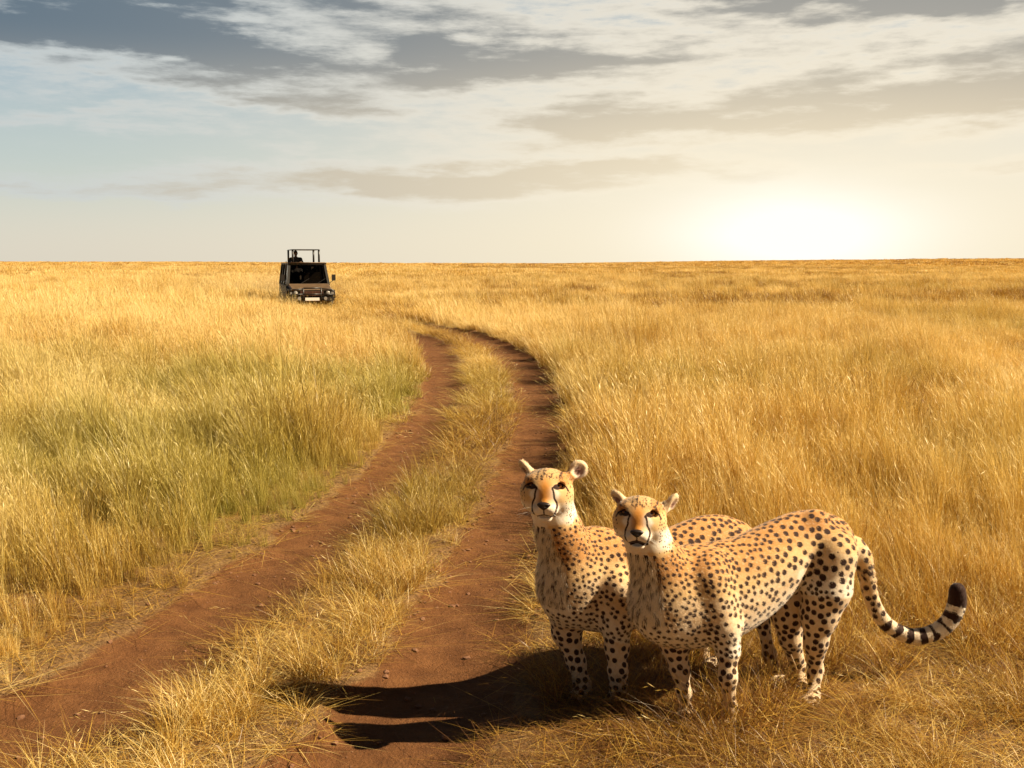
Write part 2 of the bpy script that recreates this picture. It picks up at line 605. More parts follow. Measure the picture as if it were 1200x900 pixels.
def scatter(name, pts, scl, tint, coll, stretch=None):
    """One stuff object: points with attributes, tufts instanced on them by geometry nodes."""
    n = len(pts)
    me = bpy.data.meshes.new(name)
    me.vertices.add(n)
    me.vertices.foreach_set('co', np.asarray(pts, np.float32).ravel())
    rot = np.zeros((n, 3), np.float32)
    rot[:, 0] = RNG.normal(0, 0.06, n)
    rot[:, 1] = RNG.normal(0, 0.06, n)
    rot[:, 2] = RNG.uniform(-0.8, 0.8, n) if coll.name != 'fallen_straw' else RNG.uniform(0, 6.28, n)
    sv = np.c_[scl if stretch is None else stretch, scl if stretch is None else stretch, scl].astype(np.float32)
    for an, ty, arr, prop in (('rot', 'FLOAT_VECTOR', rot, 'vector'), ('scl', 'FLOAT_VECTOR', sv, 'vector'), ('tint', 'FLOAT_VECTOR', tint.astype(np.float32), 'vector')):
        a = me.attributes.new(an, ty, 'POINT')
        a.data.foreach_set(prop, arr.ravel())
    a = me.attributes.new('idx', 'INT', 'POINT')
    a.data.foreach_set('value', RNG.integers(0, 100, n).astype(np.int32))
    o = bpy.data.objects.new(name, me)
    COL.objects.link(o)
    g = bpy.data.node_groups.new(name + "_nodes", 'GeometryNodeTree')
    g.interface.new_socket('Geometry', in_out='INPUT', socket_type='NodeSocketGeometry')
    g.interface.new_socket('Geometry', in_out='OUTPUT', socket_type='NodeSocketGeometry')
    gi, go = g.nodes.new('NodeGroupInput'), g.nodes.new('NodeGroupOutput')
    iop = g.nodes.new('GeometryNodeInstanceOnPoints')
    ci = g.nodes.new('GeometryNodeCollectionInfo')
    ci.inputs[0].default_value = coll
    ci.inputs['Separate Children'].default_value = True
    ci.inputs['Reset Children'].default_value = True
    def na(nm, ty):
        q = g.nodes.new('GeometryNodeInputNamedAttribute')
        q.data_type = ty
        q.inputs[0].default_value = nm
        return q.outputs[0]
    g.links.new(gi.outputs[0], iop.inputs['Points'])
    g.links.new(ci.outputs[0], iop.inputs['Instance'])
    iop.inputs['Pick Instance'].default_value = True
    g.links.new(na('idx', 'INT'), iop.inputs['Instance Index'])
    g.links.new(na('rot', 'FLOAT_VECTOR'), iop.inputs['Rotation'])
    g.links.new(na('scl', 'FLOAT_VECTOR'), iop.inputs['Scale'])
    g.links.new(iop.outputs[0], go.inputs[0])
    md = o.modifiers.new("grow", 'NODES')
    md.node_group = g
    me.materials.append(GM)
    return o


def wedge(r0, r1, dens, half=0.62, pad=1.6):
    """Random points in the ground wedge the lens can see, with a margin at the sides."""
    y0, y1 = r0, r1
    W = y1 * math.tan(half) + pad
    n = int(dens * 2 * W * (y1 - y0))
    x = RNG.uniform(-W, W, n)
    y = RNG.uniform(y0, y1, n)
    m = np.abs(x) < y * math.tan(half) + pad
    return x[m], y[m]


def height_field(x, y, dl, dr, zone):
    """Grass height in metres, with the trodden edges low."""
    d = np.minimum(dl, dr)
    patch = 0.72 + 0.56 * vnoise(x, y, 0.35, 21)
    fine = (0.55 + 0.9 * vnoise(x, y, 1.7, 22)) * np.where(y < 12, 0.62 + 0.76 * vnoise(x, y, 6.5, 23), 1.0)
    hl = np.interp(y, [3, 5, 7, 11, 20, 60], [0.30, 0.40, 0.52, 0.60, 0.62, 0.60]) * (0.28 + 0.72 * sstep(0.0, np.interp(y, [4, 9, 14], [1.0, 0.8, 0.35]), dl))
    hr = np.interp(y, [3, 4.2, 4.8, 5.8, 8, 12, 60], [0.17, 0.17, 0.22, 0.29, 0.38, 0.52, 0.58]) * (0.45 + 0.55 * sstep(0.0, np.interp(y, [4, 9, 14], [0.8, 0.5, 0.2]), dr))
    hc = np.interp(y, [3, 5, 9, 14, 22, 60], [0.22, 0.27, 0.29, 0.32, 0.36, 0.40]) * (0.75 + 0.25 * sstep(0.0, 0.25, d))
    tx, ty = ground_at(618, 815)
    hr = hr + 0.18 * np.exp(-((x - tx) ** 2 + ((y - ty) * 0.8) ** 2) / 0.16 ** 2)
    hr = hr * (1 + 0.60 * ((y > 3.85) & (y < 4.7) & (x > 0.2) & (x < 1.35)))
    hl = hl * (1 - 0.5 * np.exp(-((x + 6.6) / 1.9) ** 2 - ((y - 36.5) / 3.0) ** 2))
    h = np.where(zone == 0, hl, np.where(zone == 1, hc, hr))
    h = h * np.where((np.abs(x + 6.6) < 2.2) & (y > 32) & (y < 40), 0.62, 1.0)
    return h * patch * fine


def tints(x, y, zone):
    g = np.zeros(len(x))
    a = vnoise(x, y, 0.30, 31) * 0.6 + vnoise(x, y, 0.11, 32) * 0.4
    g = sstep(0.55, 0.82, a) * 0.75
    g *= 1 - 0.7 * sstep(16, 30, y)
    g += 0.10 * RNG.uniform(0, 1, len(x)) ** 2
    # greener hollows seen left of the track
    for cx, cy, rr, am in ((-3.7, 9.2, 2.0, 1.0), (-2.3, 12.5, 1.6, 0.7), (-6.5, 14, 3.0, 0.5), (2.4, 13.5, 1.6, 0.5), (5.0, 8.4, 2.0, 0.35)):
        g += am * np.exp(-((x - cx) ** 2 + (y - cy) ** 2) / rr ** 2)
    g = np.where(zone == 1, g * 0.5 + 0.08, g)
    b = sstep(0.45, 0.8, vnoise(x, y, 0.5, 33)) * 0.6 + 0.55 * sstep(60, 160, y) * sstep(0.4, 0.8, vnoise(x, y, 0.03, 35))
    b += 0.6 * sstep(5.8, 4.4, y) * (zone == 2)
    b += 0.75 * (x > -2) * sstep(26, 38, y) * sstep(95, 60, y) * sstep(0.25, 0.75, vnoise(x * 0.4, y, 0.09, 36))
    p = sstep(0.5, 0.85, vnoise(x, y, 0.22, 34)) * 0.6 + 0.22 * (zone == 0) * sstep(5, 7, y) + 0.14 * (zone == 2) * sstep(5.5, 8, y) + RNG.uniform(-0.28, 0.28, len(x))
    return np.c_[np.clip(g, 0, 0.9), b, p]


def field(name, label, zsel, bands):
    for (y0, y1, dens, key, xs, lab) in bands:
        x, y = wedge(y0, y1, dens)
        dl, dr, zone = near_dists(x, y)
        d = np.minimum(dl, dr)
        keep = (d > RNG.exponential(0.03, len(x))) & np.isin(zone, zsel)
        keep &= RNG.uniform(0, 1, len(x)) < 0.55 + 0.45 * sstep(0.0, 0.3, d)
        if y1 < 40: keep &= RNG.uniform(0, 1, len(x)) < 0.45 + 0.55 * sstep(0.25, 0.5, vnoise(x, y, 1.9, 24))
        if y1 < 12: keep &= RNG.uniform(0, 1, len(x)) < 0.40 + 0.60 * sstep(0.30, 0.55, vnoise(x, y, 6.5, 23))
        x, y, dl, dr, zone = (q[keep] for q in (x, y, dl, dr, zone))
        h = height_field(x, y, dl, dr, zone) * RNG.uniform(0.6, 1.25, len(x))
        tt = tints(x, y, zone)
        plume = RNG.uniform(0, 1, len(x)) < (0.10 if zsel != [1] else 0.04)
        h = np.where(plume & (y > 5.4), h * 1.35, h)
        tt[:, 2] += 0.45 * plume
        o = scatter(name, np.c_[x, y, terrain(x, y)], h, tt, SETS[key], np.full(len(x), xs) if xs else None)
        tag(o, lab, kind='stuff')


field('tall_grass', '', [1], [
    (33, 110, 4.2, 'far', 0.8, "grass closing over the track where it nears the safari van"),
])
field('tall_grass', '', [0], [
    (2.6, 11, 120, 'neartall', None, "tall golden grass growing left of the left wheel rut"),
    (11, 32, 28, 'mid', 0.75, "dense golden grass on the left side of the track bend"),
    (32, 110, 4.2, 'far', 0.8, "grass of the left plain around and beyond the safari van"),
])
field('dry_grass', '', [2], [
    (2.6, 6.2, 190, 'near', 0.34, "short brown dry grass around the feet of the cheetahs"),
    (5.6, 11, 115, 'neartall', None, "golden knee-high grass right of the right wheel rut"),
    (11, 32, 28, 'mid', 0.75, "dense golden grass on the right side of the track bend"),
    (32, 110, 4.2, 'far', 0.8, "grass of the right plain in the middle distance"),
])
field('strip_grass', '', [1], [
    (2.6, 9, 190, 'near', 0.34, "low grass strip between the two wheel ruts"),
    (9, 33, 50, 'near', 0.6, "yellow grass ridge between the ruts at the bend"),
])
field('plain_grass', '', [0, 1, 2], [
    (110, 420, 0.42, 'vfar', 0.8, "far golden grass of the open plain"),
    (420, 1800, 0.022, 'xfar', 0.9, "farthest grass along the horizon"),
])


def litter():
    x, y = wedge(2.6, 14, 110)
    dl, dr, zone = near_dists(x, y)
    d = np.minimum(dl, dr)
    pk = np.where(d < 0, 0.004 + 0.22 * sstep(-0.12, 0.02, d) ** 2, 0.9)
    keep = RNG.uniform(0, 1, len(x)) < pk
    x, y, zone = x[keep], y[keep], zone[keep]
    tt = tints(x, y, zone)
    tt[:, 0] *= 0.3
    o = scatter('fallen_straw', np.c_[x, y, terrain(x, y) + 0.012], RNG.uniform(0.07, 0.20, len(x)), tt, SETS['straw'])
    tag(o, "fallen dry straw lying along the wheel ruts", kind='stuff')


litter()


# crumbs of dry earth lying in the ruts
CRUMB = simple_mat("earth_crumb", (0.17, 0.078, 0.038), 0.95, var=0.35, scale=40)


def crumb_set():
    c = bpy.data.collections.new("earth_crumbs")
    for i in range(5):
        bm = bmesh.new()
        bmesh.ops.create_icosphere(bm, subdivisions=1, radius=1.0)
        for v_ in bm.verts:
            v_.co *= random.uniform(0.65, 1.2)
            v_.co.z *= 0.6
        me = bpy.data.meshes.new("earth_crumb")
        bm.to_mesh(me)
        bm.free()
        me.materials.append(CRUMB)
        c.objects.link(bpy.data.objects.new("earth_crumb", me))
    return c


def crumbs():
    x, y = wedge(2.6, 16, 420)
    dl, dr, zone = near_dists(x, y)
    d = np.minimum(dl, dr)
    keep = (d < 0.10) & (RNG.uniform(0, 1, len(x)) < 0.12 + 0.88 * sstep(-0.16, -0.02, d) * sstep(0.35, 0.7, vnoise(x, y, 2.5, 41)))
    x, y = x[keep], y[keep]
    s = 0.0045 + 0.017 * RNG.uniform(0, 1, len(x)) ** 4
    o = scatter('earth_crumbs', np.c_[x, y, terrain(x, y) + s * 0.2], s, np.zeros((len(x), 3)), crumb_set())
    o.data.materials.clear()
    o.data.materials.append(CRUMB)
    tag(o, "crumbs of dry red earth scattered in the wheel ruts", kind='stuff')


crumbs()


def trodden():
    """Flattened dead straw heaped round the animals' feet."""
    n = 1000
    x = RNG.uniform(0.25, 1.45, n)
    y = 4.12 + (x - 0.7) * 0.22 + RNG.normal(0, 0.15, n)
    k_ = RNG.uniform(0, 1, n) < np.exp(-((x - 0.8) / 0.42) ** 2)
    x, y = x[k_], y[k_]
    tt = np.c_[np.zeros(len(x)), RNG.uniform(0.3, 1.3, len(x)), RNG.uniform(-0.3, 0.2, len(x))]
    o = scatter('fallen_straw', np.c_[x, y, terrain(x, y) + RNG.uniform(0.005, 0.05, len(x))], RNG.uniform(0.07, 0.19, len(x)), tt, SETS['straw'])
    tag(o, "flattened brown straw heaped round the legs of the cheetahs", kind='stuff')


trodden()


# ------------------------------------------------------------------ animals: one continuous skin from a distance field
import openvdb as vdb


class Field:
    def __init__(self, lo, hi, h):
        self.h, self.lo = h, np.array(lo, float)
        self.n = np.ceil((np.array(hi) - self.lo) / h).astype(int) + 1
        self.f = np.full(self.n, 0.06, np.float32)
        self.ax = [self.lo[i] + h * np.arange(self.n[i]) for i in range(3)]

    def _win(self, lo, hi, pad):
        a = np.clip(np.floor((np.array(lo) - pad - self.lo) / self.h).astype(int), 0, self.n)
        b = np.clip(np.ceil((np.array(hi) + pad - self.lo) / self.h).astype(int) + 1, 0, self.n)
        sl = tuple(slice(p, q) for p, q in zip(a, b))
        X, Y, Z = np.meshgrid(*(self.ax[i][sl[i]] for i in range(3)), indexing='ij', sparse=True)
        return sl, X, Y, Z

    def _put(self, sl, d, k, cut=False):
        f = self.f[sl]
        if cut:
            hh = np.maximum(k - np.abs(f + d), 0) / k
            self.f[sl] = np.maximum(f, -d) + hh * hh * k * 0.25
        else:
            hh = np.maximum(k - np.abs(f - d), 0) / k
            self.f[sl] = np.minimum(f, d) - hh * hh * k * 0.25

    def ell(self, c, r, M=None, k=0.02, cut=False):
        """Ellipsoid; M's rows are its axes."""
        c, r = np.asarray(c, float), np.asarray(r, float)
        M = np.eye(3) if M is None else np.asarray(M, float)
        e = np.sqrt(((M * r[:, None]) ** 2).sum(0))
        sl, X, Y, Z = self._win(c - e, c + e, k + 0.012)
        X, Y, Z = X - c[0], Y - c[1], Z - c[2]
        U = [(M[i, 0] * X + M[i, 1] * Y + M[i, 2] * Z) for i in range(3)]
        k0 = np.sqrt(sum((U[i] / r[i]) ** 2 for i in range(3))) + 1e-6
        k1 = np.sqrt(sum((U[i] / r[i] ** 2) ** 2 for i in range(3))) + 1e-6
        self._put(sl, k0 * (k0 - 1) / k1, k, cut)

    def cone(self, a, b, ra, rb, k=0.02):
        a, b = np.asarray(a, float), np.asarray(b, float)
        m = max(ra, rb)
        sl, X, Y, Z = self._win(np.minimum(a, b) - m, np.maximum(a, b) + m, k + 0.012)
        ab = b - a
        L = ab @ ab + 1e-9
        tt = np.clip(((X - a[0]) * ab[0] + (Y - a[1]) * ab[1] + (Z - a[2]) * ab[2]) / L, 0, 1)
        d = np.sqrt((X - a[0] - tt * ab[0]) ** 2 + (Y - a[1] - tt * ab[1]) ** 2 + (Z - a[2] - tt * ab[2]) ** 2) - (ra + (rb - ra) * tt)
        self._put(sl, d, k)

    def chain(self, pts, rad, k=0.02):
        for i in range(len(pts) - 1):
            self.cone(pts[i], pts[i + 1], rad[i], rad[i + 1], k)

    def mesh(self):
        g = vdb.FloatGrid(0.06)
        g.copyFromArray(self.f)
        p, t, q = g.convertToPolygons(isovalue=0.0, adaptivity=0.0)
        P = np.asarray(p, float) * self.h + self.lo
        return P, np.asarray(q, np.int64)[:, ::-1]


def spline(pts, n):
    """Catmull-Rom through points (any dimension)."""
    P = np.asarray(pts, float)
    P = np.vstack([2 * P[0] - P[1], P, 2 * P[-1] - P[-2]])
    out = []
    m = len(P) - 3
    for s in np.linspace(0, m - 1e-6, n):
        i = int(s)
        t = s - i
        a, b, c, d = P[i:i + 4]
        out.append(0.5 * (2 * b + (c - a) * t + (2 * a - 5 * b + 4 * c - d) * t * t + (3 * b - a - 3 * c + d) * t ** 3))
    return np.array(out)


def poly_d(P, line):
    best = np.full(len(P), 1e9)
    arg = np.zeros(len(P))
    line = np.asarray(line, float)
    acc = 0.0
    for a, b in zip(line[:-1], line[1:]):
        ab = b - a
        L2 = ab @ ab
        tt = np.clip(((P - a) @ ab) / L2, 0, 1)
        d = np.linalg.norm(P - a - tt[:, None] * ab, axis=1)
        m = d < best
        best[m] = d[m]
        arg[m] = (acc + tt * math.sqrt(L2))[m]
        acc += math.sqrt(L2)
    return best, arg


def vert_normals(P, Q):
    n = np.cross(P[Q[:, 2]] - P[Q[:, 0]], P[Q[:, 3]] - P[Q[:, 1]])
    N = np.zeros_like(P)
    for i in range(4):
        np.add.at(N, Q[:, i], n)
    return N / (np.linalg.norm(N, axis=1, keepdims=True) + 1e-12)


# coat: ground colour and dark marks are the animal's own pattern, stored as distances on the skin
def coat_mat(name, fur=False):
    m, t, out = new_mat(name)
    tawny = S(t, attr_node(t, 'tawny').outputs['Fac'])
    dark = S(t, attr_node(t, 'dark').outputs['Fac'])
    orange = S(t, attr_node(t, 'orange').outputs['Fac'])
    pink = S(t, attr_node(t, 'pink').outputs['Fac'])
    geo = t.nodes.new('ShaderNodeNewGeometry')
    n1 = noise(t, geo.outputs['Position'], 90, 4, 0.65)
    n2 = noise(t, geo.outputs['Position'], 420, 3, 0.6)
    n3 = noise(t, geo.outputs['Position'], 16, 3, 0.6)
    tw = tawny + (n1 - 0.5) * 0.35 + (n3 - 0.5) * 0.2
    c0 = mixc(t, tw.smooth(0.0, 0.5), (0.82, 0.73, 0.61), (0.64, 0.42, 0.195))
    c0 = mixc(t, tw.smooth(0.45, 1.05), c0, (0.46, 0.215, 0.060))
    c0 = mixc(t, orange * 0.95, c0, (0.62, 0.245, 0.035))
    if fur:
        stv = S(t, attr_node(t, 'strand').outputs['Fac'])
        c0 = mixc(t, stv.smooth(0.55, 1.0) * 0.55, c0, (0.84, 0.72, 0.54))
        c0 = mixc(t, stv.smooth(0.40, 0.0) * 0.25, c0, (0.30, 0.15, 0.055))
    dk = dark + (n1 - 0.5) * 0.0045 + (n2 - 0.5) * 0.003
    c0 = mixc(t, dk.smooth(0.0016, -0.0016), c0, (0.032, 0.011, 0.007))
    c0 = mixc(t, pink * 0.9, c0, (0.25, 0.10, 0.07))
    p = t.nodes.new('ShaderNodeBsdfPrincipled')
    t.links.new(c0, p.inputs['Base Color'])
    p.inputs['Roughness'].default_value = 0.75
    p.inputs['Specular IOR Level'].default_value = 0.18
    p.inputs['Sheen Weight'].default_value = 0.12
    p.inputs['Sheen Roughness'].default_value = 0.5
    if not fur:
        b = t.nodes.new('ShaderNodeBump')
        b.inputs['Strength'].default_value = 0.45
        b.inputs['Distance'].default_value = 0.004
        t.links.new((n1 * 0.6 + n2 * 0.5).s, b.inputs['Height'])
        t.links.new(b.outputs[0], p.inputs['Normal'])
    t.links.new(p.outputs[0], out.inputs[0])
    return m


COAT, FUR = coat_mat("spotted_coat"), coat_mat("spotted_fur", True)

em, t, out = new_mat("cat_eye")
p = t.nodes.new('ShaderNodeBsdfPrincipled')
tcn = t.nodes.new('ShaderNodeTexCoord')
sp = t.nodes.new('ShaderNodeSeparateXYZ')
t.links.new(tcn.outputs['Object'], sp.inputs[0])
ex, ez = S(t, sp.outputs[0]), S(t, sp.outputs[2])
er = (ex.pow(2.0) + ez.pow(2.0)).pow(0.5)
ec = mixc(t, er.smooth(0.0050, 0.0064), (0.004, 0.003, 0.003), (0.30, 0.115, 0.025))
ec = mixc(t, er.smooth(0.0128, 0.0145), ec, (0.02, 0.01, 0.007))
t.links.new(ec, p.inputs['Base Color'])
p.inputs['Roughness'].default_value = 0.08
p.inputs['Coat Weight'].default_value = 0.6
t.links.new(p.outputs[0], out.inputs[0])
NOSE = simple_mat("nose_skin", (0.018, 0.011, 0.010), 0.45, var=0.3, scale=150)
WHISK = simple_mat("whisker_hair", (0.75, 0.72, 0.66), 0.4)


def cheetah(name, label, sp):
    V3 = lambda p: np.array(at(*p)) if len(p) == 3 else np.array(p[:3])

    def foot(p, lift):          # photo column, ground distance -> a point just above the soil
        x = at(p[0], 830, p[1])[0]
        return np.array([x, p[1], float(terrain(np.array([x]), np.array([p[1]]))[0]) + lift])

    yaw = sp['yaw']
    e1 = np.array([math.cos(yaw), math.sin(yaw), 0.0])      # chest -> tail
    e2 = np.array([-math.sin(yaw), math.cos(yaw), 0.0])     # towards the animal's right side
    e3 = np.array([0, 0, 1.0])
    M = np.array([e1, e2, e3])
    st = []
    for (px, ty, by, hw, Y) in sp['torso']:
        a, b = V3((px, ty, Y)), V3((px, by, Y))
        st.append([a[0], Y, (a[2] + b[2]) / 2, hw, abs(a[2] - b[2]) / 2])
    st = spline(st, 22)

    # head frame
    nose = V3(sp['nose'])
    toc = np.array([0, 0, CAM_H]) - nose
    toc /= np.linalg.norm(toc)
    hy, hp, hr = sp['head_yaw'], sp['head_pitch'], sp.get('head_roll', 0.0)
    fwd = np.array(Matrix.Rotation(hy, 3, 'Z') @ Vector(toc))
    rgt = np.cross(fwd, e3) * -1
    rgt /= np.linalg.norm(rgt)                              # image right when it looks at us
    if rgt[0] < 0: rgt = -rgt
    upv = np.cross(rgt, -fwd)
    if upv[2] < 0: upv = -upv
    fwd = fwd * math.cos(hp) + upv * math.sin(hp)
    upv = np.cross(rgt, -fwd)
    if upv[2] < 0: upv = -upv
    rgt, upv = rgt * math.cos(hr) + upv * math.sin(hr), upv * math.cos(hr) - rgt * math.sin(hr)
    HM = np.array([rgt, upv, fwd])
    u = sp['unit']
    H = lambda x, z, f: nose + (rgt * x + upv * z + fwd * f) * u
    hr3 = lambda a, b, c: np.array([a, b, c]) * u

    legs = []
    for L in sp['legs']:
        pts = [V3(q[:3]) for q in L['pts']]
        rad = [q[3] * (0.84 if i >= 2 and q[3] < 0.066 else 1.0) for i, q in enumerate(L['pts'])]
        fp = foot(L['foot'], 0.030)
        legs.append((pts + [fp], rad + [L.get('rf', 0.026)], fp))
    tail = spline([V3(q[:3]) for q in sp['tail']], 40)
    trad = spline([[q[3], 0] for q in sp['tail']], 40)[:, 0]
    neck = [V3(q[:3]) for q in sp['neck']]
    nrad = [q[3] for q in sp['neck']]

    allp = np.vstack([np.array(q[0]) for q in legs] + [tail, st[:, :3] + [0, 0, 0.12], st[:, :3] - [0.14, 0.1, 0], H(-50, 50, 10)[None], H(50, -30, 14)[None], H(0, 0, -70)[None]])
    F = Field(allp.min(0) - 0.06, allp.max(0) + 0.06, sp.get('voxel', 0.004))

    # torso
    for i, s in enumerate(st):
        ar = 0.15 if i < 3 else 0.11
        F.ell(s[:3], (ar, s[3], s[4]), M, k=0.03 if i else 0.001)
    for c, r in sp.get('bulk', ()):
        F.ell(V3(c), r, M, k=0.05)
    F.chain(neck, nrad, k=0.05)
    for pts, rad, fp in legs:
        F.chain(pts, rad, k=0.035)
        # paw with four toes
        pd = -e1 * 0.8 + np.array([0, -0.35, 0])
        pd /= np.linalg.norm(pd)
        sd_ = np.cross(pd, e3)
        PM = np.array([pd, sd_, e3])
        F.ell(fp + pd * 0.022 - e3 * 0.002, (0.052, 0.036, 0.028), PM, k=0.02)
        for q in (-1.5, -0.5, 0.5, 1.5):
            F.ell(fp + pd * (0.058 - 0.006 * abs(q)) + sd_ * q * 0.0175 - e3 * 0.009, (0.023, 0.0105, 0.018), PM, k=0.006)
    for i in range(len(tail) - 1):
        F.cone(tail[i], tail[i + 1], trad[i], trad[i + 1], k=0.03 if i < 4 else 0.006)

    # head
    F.ell(H(0, 13.5, -34), hr3(31, 26, 33), HM, k=0.02)                # skull
    F.cone(H(0, 6, -45), neck[0], 25 * u, nrad[0], k=0.04)
    for s in (-1, 1):
        F.ell(H(16 * s, 3, -30), hr3(14, 14, 17), HM, k=0.03)        # cheek
        F.ell(H(14.5 * s, 27.5, -22.5), hr3(10, 5, 10), HM, k=0.018)       # brow
        F.ell(H(22 * s, 13, -28), hr3(8.5, 8, 11), HM, k=0.02)         # cheekbone
    F.cone(H(0, 1, -7), H(0, 26, -26), 8.2 * u, 12 * u, k=0.02)      # bridge of the nose
    F.ell(H(0, -5, -13), hr3(14.5, 12, 14), HM, k=0.02)              # muzzle
    for s in (-1, 1):
        F.ell(H(7.5 * s, -6, -7.5), hr3(8.5, 7.5, 8.5), HM, k=0.006)  # whisker pads
    F.ell(H(0, -17, -13), hr3(8.5, 5.6, 8), HM, k=0.012)               # chin
    F.ell(H(0, -14.4, -2), hr3(9.5, sp['gape'], 8), HM, k=0.006, cut=True)
    F.ell(H(0, -2, 0), hr3(6.5, 4, 4), HM, k=0.008)
    for s in (-1, 1):
        F.ell(H(15.5 * s, 21, -14.5), hr3(7.5, 5.2, 6.0), HM, k=0.008, cut=True)   # eye socket
    for s, ear in ((-1, sp['ears'][0]), (1, sp['ears'][1])):
        ex0, ez0, ef0, ew, eh, er, eyaw = ear
        c = H(ex0, ez0, ef0)
        ez_ = upv * math.cos(er) + rgt * math.sin(er)
        ex_ = rgt * math.cos(er) - upv * math.sin(er)
        ef_ = fwd * math.cos(eyaw) + ex_ * math.sin(eyaw)
        ex_ = ex_ * math.cos(eyaw) - fwd * math.sin(eyaw)
        EM = np.array([ex_, ez_, ef_])
        F.cone(H(ex0 * 0.62, ez0 * 0.72, ef0 + 2), c - ez_ * eh * 0.35 * u, 8 * u, 5.0 * u, k=0.015)
        F.ell(c, np.array([ew, eh, 4.6]) * u, EM, k=0.012)
        F.ell(c + (ef_ * 5.6 - ez_ * 0.5) * u, np.array([ew - 2.8, eh - 2.8, 4.4]) * u, EM, k=0.005, cut=True)

    P, Q = F.mesh()
    # keep the largest connected piece only
    par = np.arange(len(P))
    for _ in range(2000):
        mn = par[Q].min(1)
        new = par.copy()
        for i in range(4):
            np.minimum.at(new, Q[:, i], mn)
        new = new[new][new]
        if (new == par).all(): break
        par = new
    roots, cnt = np.unique(par, return_counts=True)
    main = roots[cnt.argmax()]
    keepv = par == main
    idx = np.cumsum(keepv) - 1
    Q = idx[Q[keepv[Q[:, 0]]]]
    P = P[keepv]
    N = vert_normals(P, Q)
    cen = P[Q].mean(1)
    fn = np.cross(P[Q[:, 2]] - P[Q[:, 0]], P[Q[:, 3]] - P[Q[:, 1]])
    vol = np.einsum('ij,ij->', fn, cen - P.mean(0))
    if vol < 0:
        Q = Q[:, ::-1]
        N = -N

    # ---- coat pattern
    rng = np.random.default_rng(sp['seed'])
    hl = ((P - nose) @ HM.T) / u                                # head coordinates x, z, f
    hx, hz, hf = hl.T
    inhead = sstep(-62, -44, hf) * sstep(-40, -20, hz) * (hz < 52) * (np.abs(hx) < 50) * (hf < 15)
    # head only where nearer to the head than to the chest
    inhead *= sstep(60, 42, np.linalg.norm(P - H(0, 10, -28), axis=1) / u + (vnoise(P[:, 0], P[:, 2], 60, 4) - 0.5) * 10)
    head = inhead > 0.5
    s_ax = (P - st[0, :3]) @ e1
    sa = (st[:, :3] - st[0, :3]) @ e1
    zc = np.interp(s_ax, sa, st[:, 2])
    hh = np.interp(s_ax, sa, st[:, 4])
    rel = (P[:, 2] - zc) / hh                                   # -1 belly .. +1 back
    lat = np.abs((P - st[0, :3]) @ e2)
    td, targ = poly_d(P, tail)
    tl = np.linalg.norm(np.diff(tail, axis=0), axis=1).sum()
    istail = (td < np.interp(targ / tl, np.linspace(0, 1, 40), trad) * 1.35) & (targ > 0.05)
    tf = targ / tl
    legz = sstep(-0.9, -1.15, rel)                              # 1 on the legs
    gdir = -e1 + np.array([0, -0.35, -0.25])
    gdir /= np.linalg.norm(gdir)
    front = np.clip(N @ gdir, 0, 1) * (s_ax < 0.10) * sstep(0.125, 0.085, lat) * (legz < 0.5)
    tawny = np.where(rel > -0.2, 0.32 + 0.66 * sstep(0.0, 0.9, rel), 0.30 * sstep(-1.0, -0.1, rel) + 0.05)
    tawny = np.where(legz > 0.5, 0.28, tawny)
    tawny -= 0.6 * sstep(0.35, 0.85, front) * sstep(-1.0, -0.2, rel)
    tawny = np.where(istail, 0.5 - 0.55 * tf, tawny)
    orange = np.zeros(len(P))
    # face
    orange_f = 1.05 * np.exp(-(hx / 8.5) ** 2) * sstep(-1.5, 5, hz) * sstep(38, 20, hz) * (hf > -36)
    tawny_f = 0.26 + 0.38 * sstep(-4, 10, hz) * sstep(12, 20, np.abs(hx)) + 0.44 * sstep(15, 30, hz)
    tawny_f -= 0.16 * sstep(4, -6, hz) + 0.1 * sstep(22, 34, np.abs(hx))
    tawny_f -= 0.45 * np.exp(-((np.abs(hx) - 15) / 5) ** 2 - ((hz - 12) / 5) ** 2)
    tawny_f -= 0.30 * np.exp(-((np.abs(hx) - 9.5) / 2.5) ** 2 - ((hz - 16) / 8) ** 2)
    orange += np.where(head, orange_f, 0)
    tawny = tawny + (tawny_f - tawny) * np.clip(inhead, 0, 1)

    # spots by dart throwing on the skin
    size = 0.0102 + 0.0038 * sstep(0.34, 0.55, s_ax) - 0.0020 * sstep(0.16, 0.02, s_ax)
    size = np.where(rel > 0.75, size * 0.88, size)
    size = np.where(legz > 0.5, 0.0128, size)
    size = np.where(rel < -0.72, np.where(legz > 0.5, size, 0.0085), size)
    size = np.where((front > 0.45) & (rel > -0.6), 0.0105, size)
    hs = np.where(np.abs(hx) > 17, 0.0036, 0.0030)
    noface = head & ((hz < 16) & (np.abs(hx) < 17) | (np.abs(hx) < 24) & (hz < 24 + 12 * vnoise(hx, hf, 0.23, 6)) & (hf > -38))
    size = np.where(head, hs, size)
    gap = np.where(head, 2.6, np.where(front > 0.45, 2.5, 2.24))
    sm = rng.permutation(len(P))[:14000]
    sm = sm[~noface[sm] & ~(istail[sm] & (tf[sm] > 0.42))]
    cen_, rad_ = np.zeros((4000, 3)), np.zeros(4000)
    ncn = 0
    for i in sm:
        sz = size[i]
        if ncn:
            d2 = ((cen_[:ncn] - P[i]) ** 2).sum(1)
            lim = (rad_[:ncn] + sz) * 0.5 * gap[i]
            if (d2 < lim * lim).any(): continue
        cen_[ncn], rad_[ncn] = P[i], sz
        ncn += 1
        if ncn >= 4000: break
    big = ncn
